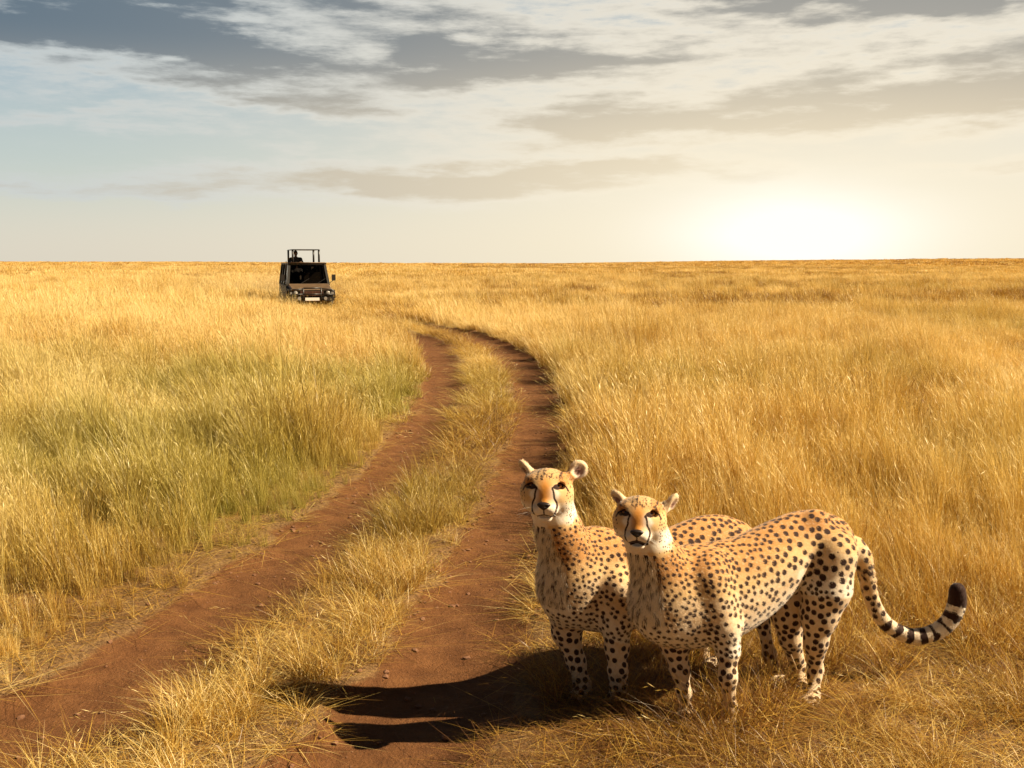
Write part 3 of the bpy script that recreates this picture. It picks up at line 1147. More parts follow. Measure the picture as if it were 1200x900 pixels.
    for i in sm[:9000]:                                          # specks between the spots
        if head[i]: continue
        d = np.sqrt(((cen_[:ncn] - P[i]) ** 2).sum(1))
        if (d < rad_[:ncn] * 1.05 + 0.0150).any(): continue
        cen_[ncn], rad_[ncn] = P[i], 0.0042
        ncn += 1
        if ncn >= 4000: break
    cen_, rad_ = cen_[:ncn], rad_[:ncn]
    jit = rng.uniform(0.84, 1.06, ncn)
    dark = np.full(len(P), 0.03)
    from mathutils.kdtree import KDTree
    # bucket vertices round every spot (cheap: grid hash)
    cell = 0.05
    key = np.floor(P / cell).astype(np.int64)
    kk = (key[:, 0] + 500) * 1000000 + (key[:, 1] + 500) * 1000 + key[:, 2] + 100
    order = np.argsort(kk, kind='stable')
    ks = kk[order]
    for c, r, j in zip(cen_, rad_, jit):
        k0 = np.floor(c / cell).astype(int)
        ids = []
        for dx in (-1, 0, 1):
            for dy in (-1, 0, 1):
                for dz in (-1, 0, 1):
                    q = (k0[0] + dx + 500) * 1000000 + (k0[1] + dy + 500) * 1000 + k0[2] + dz + 100
                    a, b = np.searchsorted(ks, q), np.searchsorted(ks, q, 'right')
                    if b > a: ids.append(order[a:b])
        ids = np.concatenate(ids)
        dv = P[ids] - c
        if r > 0.006:                                            # slightly oval, along the hair
            ov = rng.uniform(0.0, 0.16)
            axv = e1 * rng.uniform(0.3, 1) + e3 * rng.uniform(-1, 0.6)
            axv /= np.linalg.norm(axv)
            al = dv @ axv
            dv = dv - axv * (al * ov)[:, None]
        d = np.linalg.norm(dv, axis=1) - r * j
        dark[ids] = np.minimum(dark[ids], d)
    dark = np.where(noface, 0.03, dark)

    # face lines (distances in the plane of the face)
    hp2 = np.c_[hx, hz]
    facing = head & (hf > -36)

    def stroke(line, r, mask=facing):
        nonlocal dark
        for s in (-1, 1):
            l2 = np.array(line, float) * [s, 1]
            d, _ = poly_d(hp2, l2)
            dark = np.where(mask, np.minimum(dark, (d - r) * u), dark)
    stroke(spline([(9.2, 20), (11.0, 14), (11.6, 8), (14.4, 1), (14.2, -6), (12.0, -11.5), (10, -15)], 24), sp.get('tear', 1.1))
    stroke([(0, -3), (0, -11)], 0.8)
    stroke(spline([(0, -11.5), (4, -12.6), (8, -14.2), (10, -15.2)], 10), sp['mouth'])
    stroke(spline([(8.5, 18.5), (11, 21.8), (16, 23.8), (21.5, 22.0), (24.5, 19.8), (27.0, 15.5)], 16), 0.85)
    dd = np.sqrt(((np.abs(hx) - 15.5) / 5.8) ** 2 + ((hz - 21.0) / 3.3) ** 2) - 1
    dark = np.where(facing, np.minimum(dark, dd * 4 * u), dark)
    for _ in range(30):                                          # short brown dabs over the brow and crown
        x0, z0 = rng.uniform(-23, 23), 26 + 15 * rng.uniform(0, 1) ** 1.2
        ln_ = rng.uniform(1.0, 3.4) if abs(x0) > 12 else rng.uniform(1.5, 5.0)
        d, _ = poly_d(hp2, [(x0, z0), (x0 * 0.93 + rng.normal(0, 0.5), z0 + ln_)])
        dark = np.where(head & (hf > -48), np.minimum(dark, (d - rng.uniform(0.4, 0.75)) * u), dark)
    # tail rings and dark tip patch
    ring = np.abs(((tf - 0.40) * 15.0) % 1.0 - 0.5)
    rd = (0.26 - ring) / 15.0 * tl
    rd = np.where(tf > 0.90, np.where(tf > 0.925, -0.008, 0.006), rd)
    rd += (vnoise(P[:, 0], P[:, 2], 40.0, 3) - 0.5) * 0.026
    dark = np.where(istail & (tf > 0.42), np.minimum(rd, 0.02), dark)
    # hollow of the ears
    pink = np.zeros(len(P))
    for ear in sp['ears']:
        c = H(*ear[:3])
        d = np.linalg.norm(P - (c - upv * 3 * u), axis=1) / u
        pink = np.maximum(pink, sstep(ear[3] * 0.85, ear[3] * 0.35, d) * (N @ fwd > 0.1) * (hf > ear[2] - 6))
        tawny = np.where(np.linalg.norm(P - c, axis=1) < ear[4] * 1.05 * u, np.maximum(0.32 - pink, 0), tawny)
        dark = np.where(np.linalg.norm(P - c, axis=1) < ear[4] * 1.0 * u, 0.03, dark)
    for c, r in sp.get('pale', ()):
        w = sstep(r, r * 0.4, np.linalg.norm(P - V3(c), axis=1))
        tawny -= w
        dark += w * 0.03
    attrs = {'tawny': tawny, 'dark': dark, 'orange': orange, 'pink': pink}
    body = mesh_from(name, P, Q, COAT, True, attrs=attrs)
    tag(body, label, 'cheetah', 'pair of cheetahs standing in the grass')

    # ---- short fur over the skin, longer on the breast and under the chin
    nf = sp.get('hairs', 170000)
    qa = np.linalg.norm(np.cross(P[Q[:, 2]] - P[Q[:, 0]], P[Q[:, 3]] - P[Q[:, 1]]), axis=1)
    fi = rng.choice(len(Q), nf, p=qa / qa.sum())
    w4 = rng.dirichlet((1, 1, 1, 1), nf)
    rootp = (P[Q[fi]] * w4[..., None]).sum(1)
    rn = (N[Q[fi]] * w4[..., None]).sum(1)
    rn /= np.linalg.norm(rn, axis=1, keepdims=True)
    at4 = {kx: (arr[Q[fi]] * w4).sum(1) for kx, arr in attrs.items()}
    rh = head[Q[fi, 0]]
    rface = facing[Q[fi, 0]]
    rfront = front[Q[fi, 0]] * (rel[Q[fi, 0]] > -0.9)
    hfx, hfz = hx[Q[fi, 0]], hz[Q[fi, 0]]
    ln = np.where(rh, 0.009, 0.0105) * rng.uniform(0.5, 1.35, nf)
    ruff = (rfront > 0.35) & (rel[Q[fi, 0]] > -0.35) & (rel[Q[fi, 0]] < 1.5) & ~rh
    ln = np.where(ruff, rng.uniform(0.018, 0.042, nf), ln)
    ln = np.where(rface & (hfz < 26), 0.0055, ln)
    at4['dark'] = np.where(ruff & (rng.uniform(0, 1, nf) < 0.15), 0.03, at4['dark'])
    at4['tawny'] = np.where(ruff, at4['tawny'] * 0.5 - 0.1, at4['tawny'])
    ln = np.where(istail[Q[fi, 0]], ln * 1.6, ln)
    ln = np.where(rh & (np.abs(hfx) > 22) & (hfz > 24), ln * 1.5, ln)
    ln = np.where(legz[Q[fi, 0]] > 0.5, ln * 0.7, ln)
    flow = e1[None] * np.where(legz[Q[fi, 0]] > 0.5, 0.05, 0.8)[:, None] + np.array([0, 0, -0.55])
    flow = np.where(ruff[:, None], e1 * 0.15 + np.array([0, 0, -1.0]), flow)
    out_h = rgt * np.sign(hfx)[:, None] * 0.6 + upv * np.where(hfz > 8, 0.8, -0.7)[:, None] - fwd * 0.7
    flow = np.where(rh[:, None], out_h, flow)
    flow = flow + rng.normal(0, 0.22, (nf, 3))
    flow -= rn * (flow * rn).sum(1, keepdims=True)
    flow /= np.linalg.norm(flow, axis=1, keepdims=True) + 1e-9
    dirh = flow + rn * rng.uniform(0.25, 0.6, nf)[:, None]
    dirh /= np.linalg.norm(dirh, axis=1, keepdims=True)
    wv_ = np.cross(rn, dirh)
    wv_ /= np.linalg.norm(wv_, axis=1, keepdims=True) + 1e-9
    hw = np.where(rface, 0.0007, 0.0011)[:, None]
    p0 = rootp - rn * 0.0015
    tipv = p0 + dirh * ln[:, None]
    HV = np.stack([p0 - wv_ * hw, p0 + wv_ * hw, tipv], 1).reshape(-1, 3)
    HF = np.arange(nf * 3).reshape(-1, 3)[:, ::-1].copy()
    fur = mesh_from("fur", HV, HF, FUR, True, body, attrs={**{kx: np.repeat(a, 3) for kx, a in at4.items()}, 'strand': np.repeat(rng.uniform(0, 1, nf), 3)})
    fur.data.normals_split_custom_set_from_vertices(np.repeat(rn + dirh * 0.25 + rng.normal(0, 0.16, (nf, 3)), 3, axis=0).tolist())
    fur['kind'] = 'stuff'

    # ---- eyes, nose, whiskers
    for s in (-1, 1):
        bm = bmesh.new()
        bmesh.ops.create_uvsphere(bm, u_segments=20, v_segments=12, radius=1.0)
        bmesh.ops.scale(bm, vec=np.array((4.7, 2.6, 2.5)) * u, verts=bm.verts)
        me = bpy.data.meshes.new("eye")
        bm.to_mesh(me)
        bm.free()
        me.polygons.foreach_set('use_smooth', np.ones(len(me.polygons), bool))
        me.materials.append(em)
        o = bpy.data.objects.new("eye", me)
        COL.objects.link(o)
        X, Zv, Yv = rgt, upv, -fwd
        o.matrix_world = Matrix(np.column_stack([X, Yv, Zv]).tolist()).to_4x4()
        o.location = H(15.5 * s, 21.0, -17.6)
        o.parent = body
    bm = bmesh.new()
    bmesh.ops.create_icosphere(bm, subdivisions=4, radius=1.0)
    for vv in bm.verts:
        x, z, f = vv.co.x, vv.co.z, -vv.co.y
        wz = 1.0 - 0.42 * sstep(0.2, -1.0, np.array([z]))[0]
        zz = z * (3.8 if z > 0 else 5.6)
        f2 = f * 3.8 + 2.6
        for s in (-1, 1):                                        # nostrils
            dd_ = ((x - 0.42 * s) / 0.22) ** 2 + ((z + 0.15) / 0.2) ** 2
            if f > 0: f2 -= 2.0 * math.exp(-dd_)
        vv.co = Vector(H(x * 8.2 * wz, zz + 0.2, f2))
    me = bpy.data.meshes.new("nose")
    bm.to_mesh(me)
    bm.free()
    me.polygons.foreach_set('use_smooth', np.ones(len(me.polygons), bool))
    me.materials.append(NOSE)
    o = bpy.data.objects.new("nose", me)
    COL.objects.link(o)
    o.parent = body
    for s in (-1, 1):
        for i in range(6):
            a0 = H(s * rng.uniform(6, 13), rng.uniform(-10, -3), -3)
            d0 = rgt * s * rng.uniform(0.8, 1) + upv * rng.uniform(-0.5, 0.15) + fwd * rng.uniform(0.0, 0.5)
            L = rng.uniform(15, 26) * u
            WV, WF = [], []
            for j in range(6):
                tt = j / 5
                q0 = a0 + d0 * L * tt - upv * 0.25 * L * tt * tt
                w0 = 0.00065 * (1 - tt * 0.85)
                WV += [q0 - upv * w0, q0 + upv * w0, q0 + fwd * w0]
                if j:
                    b = j * 3
                    WF += [[b - 3 + q, b - 3 + (q + 1) % 3, b + (q + 1) % 3, b + q] for q in range(3)]
            mesh_from("whisker", np.array(WV), np.array(WF), WHISK, False, body)
    return body


CHEETAH_FRONT = dict(
    seed=5, yaw=R(24), unit=0.00325, nose=(746.5, 624.0, 3.83), head_yaw=R(-5), head_pitch=R(-8),
    bulk=[((836, 676, 4.015), (.06, .030, .10)), ((957, 612, 4.27), (.05, .03, .05)), ((905, 665, 4.12), (.10, .02, .05))],
    pale=[((931, 669, 4.18), 0.045)],
    gape=2.4, mouth=2.5,
    torso=[(779, 648, 752, .118, 4.03), (808, 641, 757, .130, 4.06), (838, 637, 753, .134, 4.11), (868, 631, 739, .130, 4.16),
           (898, 617, 717, .120, 4.22), (928, 604, 690, .106, 4.28), (953, 600, 684, .104, 4.33), (976, 607, 686, .100, 4.37)],
    neck=[(758, 630, 3.97, .082), (768, 655, 4.00, .092), (784, 690, 4.04, .120)],
    legs=[
        dict(pts=[(830, 678, 4.00, .082), (848, 735, 4.01, .066), (853, 762, 4.00, .050), (853, 793, 3.97, .038), (855, 830, 3.99, .030)], foot=(855, 4.00)),
        dict(pts=[(782, 705, 4.07, .085), (790, 752, 4.11, .058), (797, 785, 4.09, .042), (802, 812, 4.07, .028), (804, 835, 4.07, .026)], foot=(805, 4.06)),
        dict(pts=[(975, 648, 4.26, .105), (969, 690, 4.25, .096), (960, 720, 4.25, .076), (956, 752, 4.25, .055), (955, 786, 4.30, .036), (953, 815, 4.24, .029)], foot=(952, 4.20)),
        dict(pts=[(950, 655, 4.42, .095), (930, 700, 4.41, .088), (924, 722, 4.40, .070), (926, 748, 4.40, .054), (937, 785, 4.46, .036), (940, 805, 4.38, .028)], foot=(940, 4.33)),
    ],
    tail=[(1000, 640, 4.42, .045), (1013, 665, 4.44, .036), (1021, 700, 4.46, .032), (1034, 726, 4.46, .031), (1052, 740, 4.46, .031),
          (1073, 746, 4.46, .033), (1095, 741, 4.46, .034), (1112, 728, 4.46, .036), (1121, 709, 4.46, .038), (1122, 692, 4.46, .034)],
    ears=[(-27, 36, -38, 8, 11, R(-48), R(-45)), (37, 33, -40, 7.5, 13, R(33), R(62))],
)
CHEETAH_REAR = dict(
    seed=9, yaw=R(28), unit=0.00346, nose=(637.5, 592.0, 4.06), head_yaw=R(-6), head_pitch=R(-8),
    bulk=[((728, 668, 4.29), (.055, .028, .10))],
    gape=1.0, mouth=0.85,
    torso=[(668, 628, 731, .115, 4.30), (697, 618, 738, .126, 4.34), (730, 625, 737, .130, 4.40), (762, 628, 729, .126, 4.46),
           (793, 618, 715, .118, 4.52), (822, 607, 692, .106, 4.58), (846, 606, 686, .104, 4.63), (866, 614, 690, .100, 4.67)],
    neck=[(648, 598, 4.21, .082), (656, 625, 4.24, .092), (672, 668, 4.30, .122)],
    legs=[
        dict(pts=[(722, 685, 4.26, .082), (722, 728, 4.27, .066), (723, 758, 4.27, .056), (724, 785, 4.25, .045), (725, 802, 4.26, .040)], foot=(725, 4.27), rf=.034),
        dict(pts=[(660, 700, 4.32, .084), (664, 740, 4.36, .060), (675, 775, 4.35, .044), (682, 800, 4.33, .039)], foot=(684, 4.31), rf=.034),
        dict(pts=[(862, 648, 4.56, .10), (862, 690, 4.52, .088), (872, 712, 4.50, .055), (893, 728, 4.52, .034), (902, 768, 4.50, .031), (910, 795, 4.46, .030)], foot=(912, 4.43)),
        dict(pts=[(840, 655, 4.72, .095), (826, 700, 4.70, .080), (820, 735, 4.70, .055), (822, 765, 4.74, .036), (831, 795, 4.68, .028)], foot=(835, 4.62)),
    ],
    tail=[(878, 632, 4.70, .042), (900, 650, 4.76, .034), (928, 672, 4.80, .031), (955, 690, 4.82, .031), (972, 688, 4.82, .034), (980, 675, 4.82, .036)],
    ears=[(-27, 39, -40, 8, 12, R(-42), R(-62)), (37, 39, -40, 11, 11.5, R(25), R(10))],
)
cheetah("cheetah", "front cheetah with its striped tail curled up behind and mouth slightly open", CHEETAH_FRONT)
cheetah("cheetah", "cheetah standing behind the other, taller head beside the right wheel rut, mouth closed", CHEETAH_REAR)


# ------------------------------------------------------------------ safari vehicle
def empty(name, loc, rz=0.0):
    o = bpy.data.objects.new(name, None)
    o.empty_display_size = 0.3
    o.location = loc
    o.rotation_euler = (0, 0, rz)
    COL.objects.link(o)
    return o


def part(name, bm, mat, parent, bevel=0.0, smooth=False, loc=None):
    if bevel:
        bmesh.ops.bevel(bm, geom=[e for e in bm.edges if len(e.link_faces) == 2 and e.calc_face_angle(0) > 0.5], offset=bevel, segments=2, affect='EDGES', profile=0.7)
    bmesh.ops.recalc_face_normals(bm, faces=bm.faces)
    me = bpy.data.meshes.new(name)
    bm.to_mesh(me)
    bm.free()
    if smooth:
        me.polygons.foreach_set('use_smooth', np.ones(len(me.polygons), bool))
    me.materials.append(mat)
    o = bpy.data.objects.new(name, me)
    COL.objects.link(o)
    o.parent = parent
    if loc: o.location = loc
    return o


def hexa(bm, pts):
    """Box from 8 corners: 4 bottom then 4 top, each going round."""
    v = [bm.verts.new(p) for p in pts]
    for f in ((3, 2, 1, 0), (4, 5, 6, 7), (0, 1, 5, 4), (1, 2, 6, 5), (2, 3, 7, 6), (3, 0, 4, 7)):
        bm.faces.new([v[i] for i in f])


def box(bm, x0, x1, y0, y1, z0, z1):
    hexa(bm, [(x0, y0, z0), (x1, y0, z0), (x1, y1, z0), (x0, y1, z0), (x0, y0, z1), (x1, y0, z1), (x1, y1, z1), (x0, y1, z1)])


def tube(bm, pts, r, seg=8):
    pts = [Vector(p) for p in pts]
    rings = []
    for i, p in enumerate(pts):
        d = (pts[min(i + 1, len(pts) - 1)] - pts[max(i - 1, 0)]).normalized()
        a = d.cross(Vector((0, 0, 1)) if abs(d.z) < 0.9 else Vector((1, 0, 0))).normalized()
        b = d.cross(a)
        rings.append([bm.verts.new(p + (a * math.cos(q) + b * math.sin(q)) * r) for q in (2 * math.pi * j / seg for j in range(seg))])
    for r0, r1 in zip(rings[:-1], rings[1:]):
        for j in range(seg):
            bm.faces.new((r0[j], r0[(j + 1) % seg], r1[(j + 1) % seg], r1[j]))
    bm.faces.new(rings[0][::-1])
    bm.faces.new(rings[-1])


def slab(bm, quad, n, th):
    """Thin panel from a quad and a normal."""
    n = Vector(n).normalized() * th
    q = [Vector(p) for p in quad]
    hexa(bm, [p - n for p in q] + list(q))


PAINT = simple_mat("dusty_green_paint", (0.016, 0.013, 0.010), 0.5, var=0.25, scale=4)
HOODP = simple_mat("tan_hood_paint", (0.11, 0.066, 0.034), 0.55, var=0.2, scale=5)  # lighter, browner tone than the body, for hood and visor rail
RUBBER = simple_mat("tyre_rubber", (0.02, 0.018, 0.016), 0.85)
BLACKM = simple_mat("black_metal", (0.022, 0.018, 0.016), 0.4)
STEEL = simple_mat("steel", (0.45, 0.42, 0.38), 0.35, metal=0.8)
WHITEP = simple_mat("plate_white", (0.78, 0.74, 0.68), 0.5, var=0.05)
SEATM = simple_mat("seat_cloth", (0.16, 0.13, 0.10), 0.8)
glass, t, out = new_mat("tinted_glass")
g1 = t.nodes.new('ShaderNodeBsdfTransparent')
g1.inputs[0].default_value = (0.42, 0.40, 0.38, 1)
g2 = t.nodes.new('ShaderNodeBsdfGlossy')
g2.inputs['Roughness'].default_value = 0.03
fr = t.nodes.new('ShaderNodeFresnel')
fr.inputs[0].default_value = 1.45
mx = t.nodes.new('ShaderNodeMixShader')
t.links.new(fr.outputs[0], mx.inputs[0])
t.links.new(g1.outputs[0], mx.inputs[1])
t.links.new(g2.outputs[0], mx.inputs[2])
t.links.new(mx.outputs[0], out.inputs[0])
LENS = simple_mat("lamp_lens", (0.26, 0.24, 0.22), 0.12, var=0.05, coat=0.5)

VY = 39.8
VX = at(365.5, 340, VY)[0]
vz = float(terrain(np.array([VX]), np.array([VY]))[0])
van = empty("safari_vehicle", (VX, VY, vz), R(17.5))
tag(van, "dark open-topped safari vehicle driving up the track through tall grass", "safari car")
# local frame: front at y = 0, tail at y = 4.6, x to the right as seen from the front
bm = bmesh.new()
W0, W1, WT = 0.86, 0.85, 0.72          # half widths: sill, belt, roof
hexa(bm, [(-W0, 0.14, .50), (W0, 0.14, .50), (W0, 4.55, .50), (-W0, 4.55, .50), (-W1, 0.10, .88), (W1, 0.10, .88), (W1, 4.58, 1.06), (-W1, 4.58, 1.06)])
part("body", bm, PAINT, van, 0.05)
bm = bmesh.new()
hexa(bm, [(-.80, .06, .87), (.80, .06, .87), (.82, 1.12, 1.03), (-.82, 1.12, 1.03), (-.74, .12, .93), (.74, .12, .93), (.78, 1.10, 1.10), (-.78, 1.10, 1.10)])
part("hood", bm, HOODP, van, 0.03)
for s in (-1, 1):                       # front wings and arches
    bm = bmesh.new()
    box(bm, s * .74 if s > 0 else -.93, .93 if s > 0 else -.74, .30, 1.18, .74, .86)
    part("wing", bm, PAINT, van, 0.04)
# floor, rear wall and pillars of the cabin
bm = bmesh.new()
box(bm, -.80, .80, 1.2, 4.45, .60, .66)
part("floor_pan", bm, BLACKM, van)
pill = [((-.80, 1.12, 1.04), (-WT + .02, 1.50, 1.86)), ((.80, 1.12, 1.04), (WT - .02, 1.50, 1.86)),
        ((-.82, 2.35, 1.04), (-WT, 2.40, 1.88)), ((.82, 2.35, 1.04), (WT, 2.40, 1.88)),
        ((-.82, 3.45, 1.04), (-WT, 3.40, 1.88)), ((.82, 3.45, 1.04), (WT, 3.40, 1.88)),
        ((-.82, 4.52, 1.04), (-WT, 4.38, 1.88)), ((.82, 4.52, 1.04), (WT, 4.38, 1.88))]
for a, b in pill:
    bm = bmesh.new()
    a, b = Vector(a), Vector(b)
    dx, dy = Vector((.045, 0, 0)), Vector((0, .05, 0))
    hexa(bm, [a - dx - dy, a + dx - dy, a + dx + dy, a - dx + dy, b - dx - dy, b + dx - dy, b + dx + dy, b - dx + dy])
    part("pillar", bm, PAINT, van, 0.012)
# roof ring with the open hatch
bm = bmesh.new()
for (x0, x1, y0, y1) in ((-.76, .76, 1.42, 1.80), (-.76, .76, 3.75, 4.45), (-.76, -.56, 1.80, 3.75), (.56, .76, 1.80, 3.75)):
    box(bm, x0, x1, y0, y1, 1.865, 1.93)
bmesh.ops.remove_doubles(bm, verts=bm.verts, dist=0.001)
part("roof", bm, PAINT, van)
bm = bmesh.new()
tube(bm, [(-.70, 1.40, 1.925), (.70, 1.40, 1.925)], .022)
part("visor_rail", bm, HOODP, van, smooth=True)
hat = []
for (x, y) in ((-.52, 1.84), (.52, 1.84), (-.52, 3.70), (.52, 3.70)):
    bm = bmesh.new()
    tube(bm, [(x, y, 1.92), (x, y, 2.44)], .040)
    part("hatch_post", bm, BLACKM, van, smooth=True)
bm = bmesh.new()
hexa(bm, [(-.57, 1.78, 2.435), (.57, 1.78, 2.435), (.57, 3.80, 2.435), (-.57, 3.80, 2.435), (-.53, 1.82, 2.465), (.53, 1.82, 2.465), (.53, 3.76, 2.465), (-.53, 3.76, 2.465)])
part("raised_roof_panel", bm, PAINT, van, 0.008)
# glass
bm = bmesh.new()
slab(bm, [(-.745, 1.135, 1.10), (.745, 1.135, 1.10), (.665, 1.47, 1.84), (-.665, 1.47, 1.84)], (0, -1, .35), .006)
ws = part("windscreen", bm, glass, van)
bm = bmesh.new()
for pts in ([(-.76, 1.115, 1.085), (.76, 1.115, 1.085)], [(-.68, 1.46, 1.855), (.68, 1.46, 1.855)]):
    tube(bm, pts, .02)
part("windscreen_frame", bm, BLACKM, ws, smooth=True)
for x0 in (-.30, .34):
    bm = bmesh.new()
    tube(bm, [(x0, 1.115, 1.10), (x0 + .34, 1.20, 1.30)], .008, 6)
    part("wiper", bm, BLACKM, ws)
for s in (-1, 1):
    for (y0, y1, yt0, yt1) in ((1.22, 2.29, 1.56, 2.34), (2.41, 3.39, 2.46, 3.34), (3.51, 4.46, 3.46, 4.32)):
        bm = bmesh.new()
        q = [(s * .822, y0, 1.09), (s * .822, y1, 1.09), (s * .728, yt1, 1.84), (s * .728, yt0, 1.84)]
        slab(bm, q, (s, 0, .12), .006)
        part("side_window", bm, glass, van)
    for (y0, y1) in ((1.22, 2.32), (2.38, 3.42)):
        bm = bmesh.new()
        hexa(bm, [(s * .85, y0, .56), (s * .85, y1, .56), (s * .885, y1, .56), (s * .885, y0, .56), (s * .84, y0, 1.0), (s * .84, y1, 1.0), (s * .872, y1, 1.0), (s * .872, y0, 1.0)])
        dr_ = part("door", bm, PAINT, van, 0.008)
        bm = bmesh.new()
        box(bm, min(s * .878, s * .905), max(s * .878, s * .905), y1 - .22, y1 - .08, .93, .955)
        part("handle", bm, BLACKM, dr_)
bm = bmesh.new()
hexa(bm, [(-.80, 4.50, 1.05), (.80, 4.50, 1.05), (.80, 4.56, 1.05), (-.80, 4.56, 1.05), (-.70, 4.38, 1.87), (.70, 4.38, 1.87), (.70, 4.44, 1.87), (-.70, 4.44, 1.87)])
tg = part("tailgate", bm, PAINT, van, 0.01)
bm = bmesh.new()
slab(bm, [(-.60, 4.56, 1.20), (.60, 4.56, 1.20), (.55, 4.475, 1.75), (-.55, 4.475, 1.75)], (0, 1, .15), .006)
part("rear_window", bm, glass, tg)
# front face
bm = bmesh.new()
box(bm, -.46, .46, .055, .10, .64, .84)
gr = part("grille", bm, BLACKM, van)
for i in range(5):
    bm = bmesh.new()
    box(bm, -.44, .44, .035, .054, .655 + i * .037, .672 + i * .037)
    part("slat", bm, simple_mat("grille_paint", (0.13, 0.05, 0.03), 0.5) if i == 0 else bpy.data.materials["grille_paint"], gr)
for s in (-1, 1):
    bm = bmesh.new()
    bmesh.ops.create_cone(bm, cap_ends=True, segments=24, radius1=.105, radius2=.095, depth=.06, matrix=Matrix.Translation((s * .62, .07, .75)) @ Matrix.Rotation(R(90), 4, 'X'))
    hl_ = part("headlamp", bm, BLACKM, van)
    bm = bmesh.new()
    bmesh.ops.create_uvsphere(bm, u_segments=20, v_segments=10, radius=1, matrix=Matrix.Translation((s * .62, .045, .75)) @ Matrix.Diagonal((.086, .035, .086, 1)))
    part("lens", bm, LENS, hl_, smooth=True)
    bm = bmesh.new()
    box(bm, s * .80 - .05, s * .80 + .05, .05, .09, .70, .80)
    part("side_lamp", bm, LENS, van, .008)
    # fog lamp on the bumper
    bm = bmesh.new()
    bmesh.ops.create_cone(bm, cap_ends=True, segments=16, radius1=.07, radius2=.065, depth=.06, matrix=Matrix.Translation((s * .50, -.14, .555)) @ Matrix.Rotation(R(90), 4, 'X'))
    part("fog_lamp", bm, LENS, van)
    # mirror on a stalk
    bm = bmesh.new()
    tube(bm, [(s * .84, 1.25, 1.12), (s * .98, 1.16, 1.22), (s * 1.0, 1.15, 1.30)], .012)
    box(bm, s * 1.0 - .075, s * 1.0 + .075, 1.13, 1.18, 1.22, 1.46)
    part("mirror", bm, BLACKM, van)
bm = bmesh.new()
box(bm, -.86, .86, -.08, .06, .46, .60)
part("bumper", bm, BLACKM, van, .02)
bm = bmesh.new()
for s in (-1, 1):
    tube(bm, [(s * .34, -.10, .44), (s * .34, -.13, .95)], .028)
    tube(bm, [(s * .34, -.12, .92), (s * .74, -.10, .90), (s * .86, -.06, .80), (s * .88, -.04, .56)], .026)
    tube(bm, [(s * .34, -.12, .72), (s * .86, -.08, .70)], .022)
tube(bm, [(-.34, -.13, .95), (.34, -.13, .95)], .028)
tube(bm, [(-.34, -.13, .72), (.34, -.13, .72)], .022)
part("bull_bar", bm, BLACKM, van, smooth=True)
bm = bmesh.new()
box(bm, -.27, .27, -.115, -.083, .47, .585)
part("number_plate", bm, WHITEP, van, .004)
bm = bmesh.new()
tube(bm, [(-.86, 1.05, 1.0), (-.86, 1.0, 2.0)], .012)
part("aerial", bm, BLACKM, van)
# wheels
for s in (-1, 1):
    for y in (.78, 3.55):
        bm = bmesh.new()
        prof = [(.20, -.11), (.30, -.125), (.36, -.11), (.38, -.07), (.38, .07), (.36, .11), (.30, .125), (.20, .11)]
        n = 28
        rg = [[bm.verts.new((w, r * math.cos(2 * math.pi * i / n), r * math.sin(2 * math.pi * i / n))) for r, w in prof] for i in range(n)]
        for i in range(n):
            a, b = rg[i], rg[(i + 1) % n]
            for j in range(len(prof)):
                bm.faces.new((a[j], a[(j + 1) % len(prof)], b[(j + 1) % len(prof)], b[j]))
        wh = empty("wheel", (s * .76, y, .38))
        wh.parent = van
        part("tyre", bm, RUBBER, wh, smooth=True)
        bm = bmesh.new()
        bmesh.ops.create_cone(bm, cap_ends=True, segments=24, radius1=.205, radius2=.205, depth=.12, matrix=Matrix.Rotation(R(90), 4, 'Y'))
        bmesh.ops.create_cone(bm, cap_ends=True, segments=12, radius1=.06, radius2=.05, depth=.20, matrix=Matrix.Rotation(R(90), 4, 'Y'))
        part("rim", bm, STEEL, wh)
# inside
for (x, y) in ((-.38, 2.02), (.38, 2.02), (-.38, 3.95), (.38, 3.95)):
    st_ = empty("seat", (x, y, .66))
    st_.parent = van
    bm = bmesh.new()
    box(bm, -.24, .24, -.30, .22, .20, .36)
    part("cushion", bm, SEATM, st_, .04)
    bm = bmesh.new()
    hexa(bm, [(-.24, .16, .34), (.24, .16, .34), (.24, .28, .34), (-.24, .28, .34), (-.21, .26, .88), (.21, .26, .88), (.21, .35, .88), (-.21, .35, .88)])
    part("backrest", bm, SEATM, st_, .03)
    bm = bmesh.new()
    box(bm, -.12, .12, .29, .36, .92, 1.10)
    part("headrest", bm, SEATM, st_, .03)
bm = bmesh.new()
box(bm, -.78, .78, 1.16, 1.36, .92, 1.07)
part("dashboard", bm, BLACKM, van, .03)
bm = bmesh.new()
cst = Vector((-.38, 1.50, 1.10))
tube(bm, [cst + Vector((.18 * math.cos(a), .18 * math.sin(a) * .35, .18 * math.sin(a) * .93)) for a in np.linspace(0, 2 * math.pi, 21)], .014, 6)
tube(bm, [cst, cst + Vector((0, -.16, -.10))], .02, 6)
tube(bm, [cst + Vector((-.18, 0, 0)), cst + Vector((.18, 0, 0))], .012, 6)
part("steering_wheel", bm, BLACKM, van)

# ------------------------------------------------------------------ people in the vehicle
SKIN = simple_mat("dark_skin", (0.085, 0.045, 0.028), 0.55, var=0.1)
SHIRT = simple_mat("dark_shirt", (0.030, 0.026, 0.024), 0.85, var=0.2)
TROU = simple_mat("khaki_trousers", (0.10, 0.080, 0.055), 0.85)
HAIR = simple_mat("black_hair", (0.008, 0.007, 0.007), 0.7)


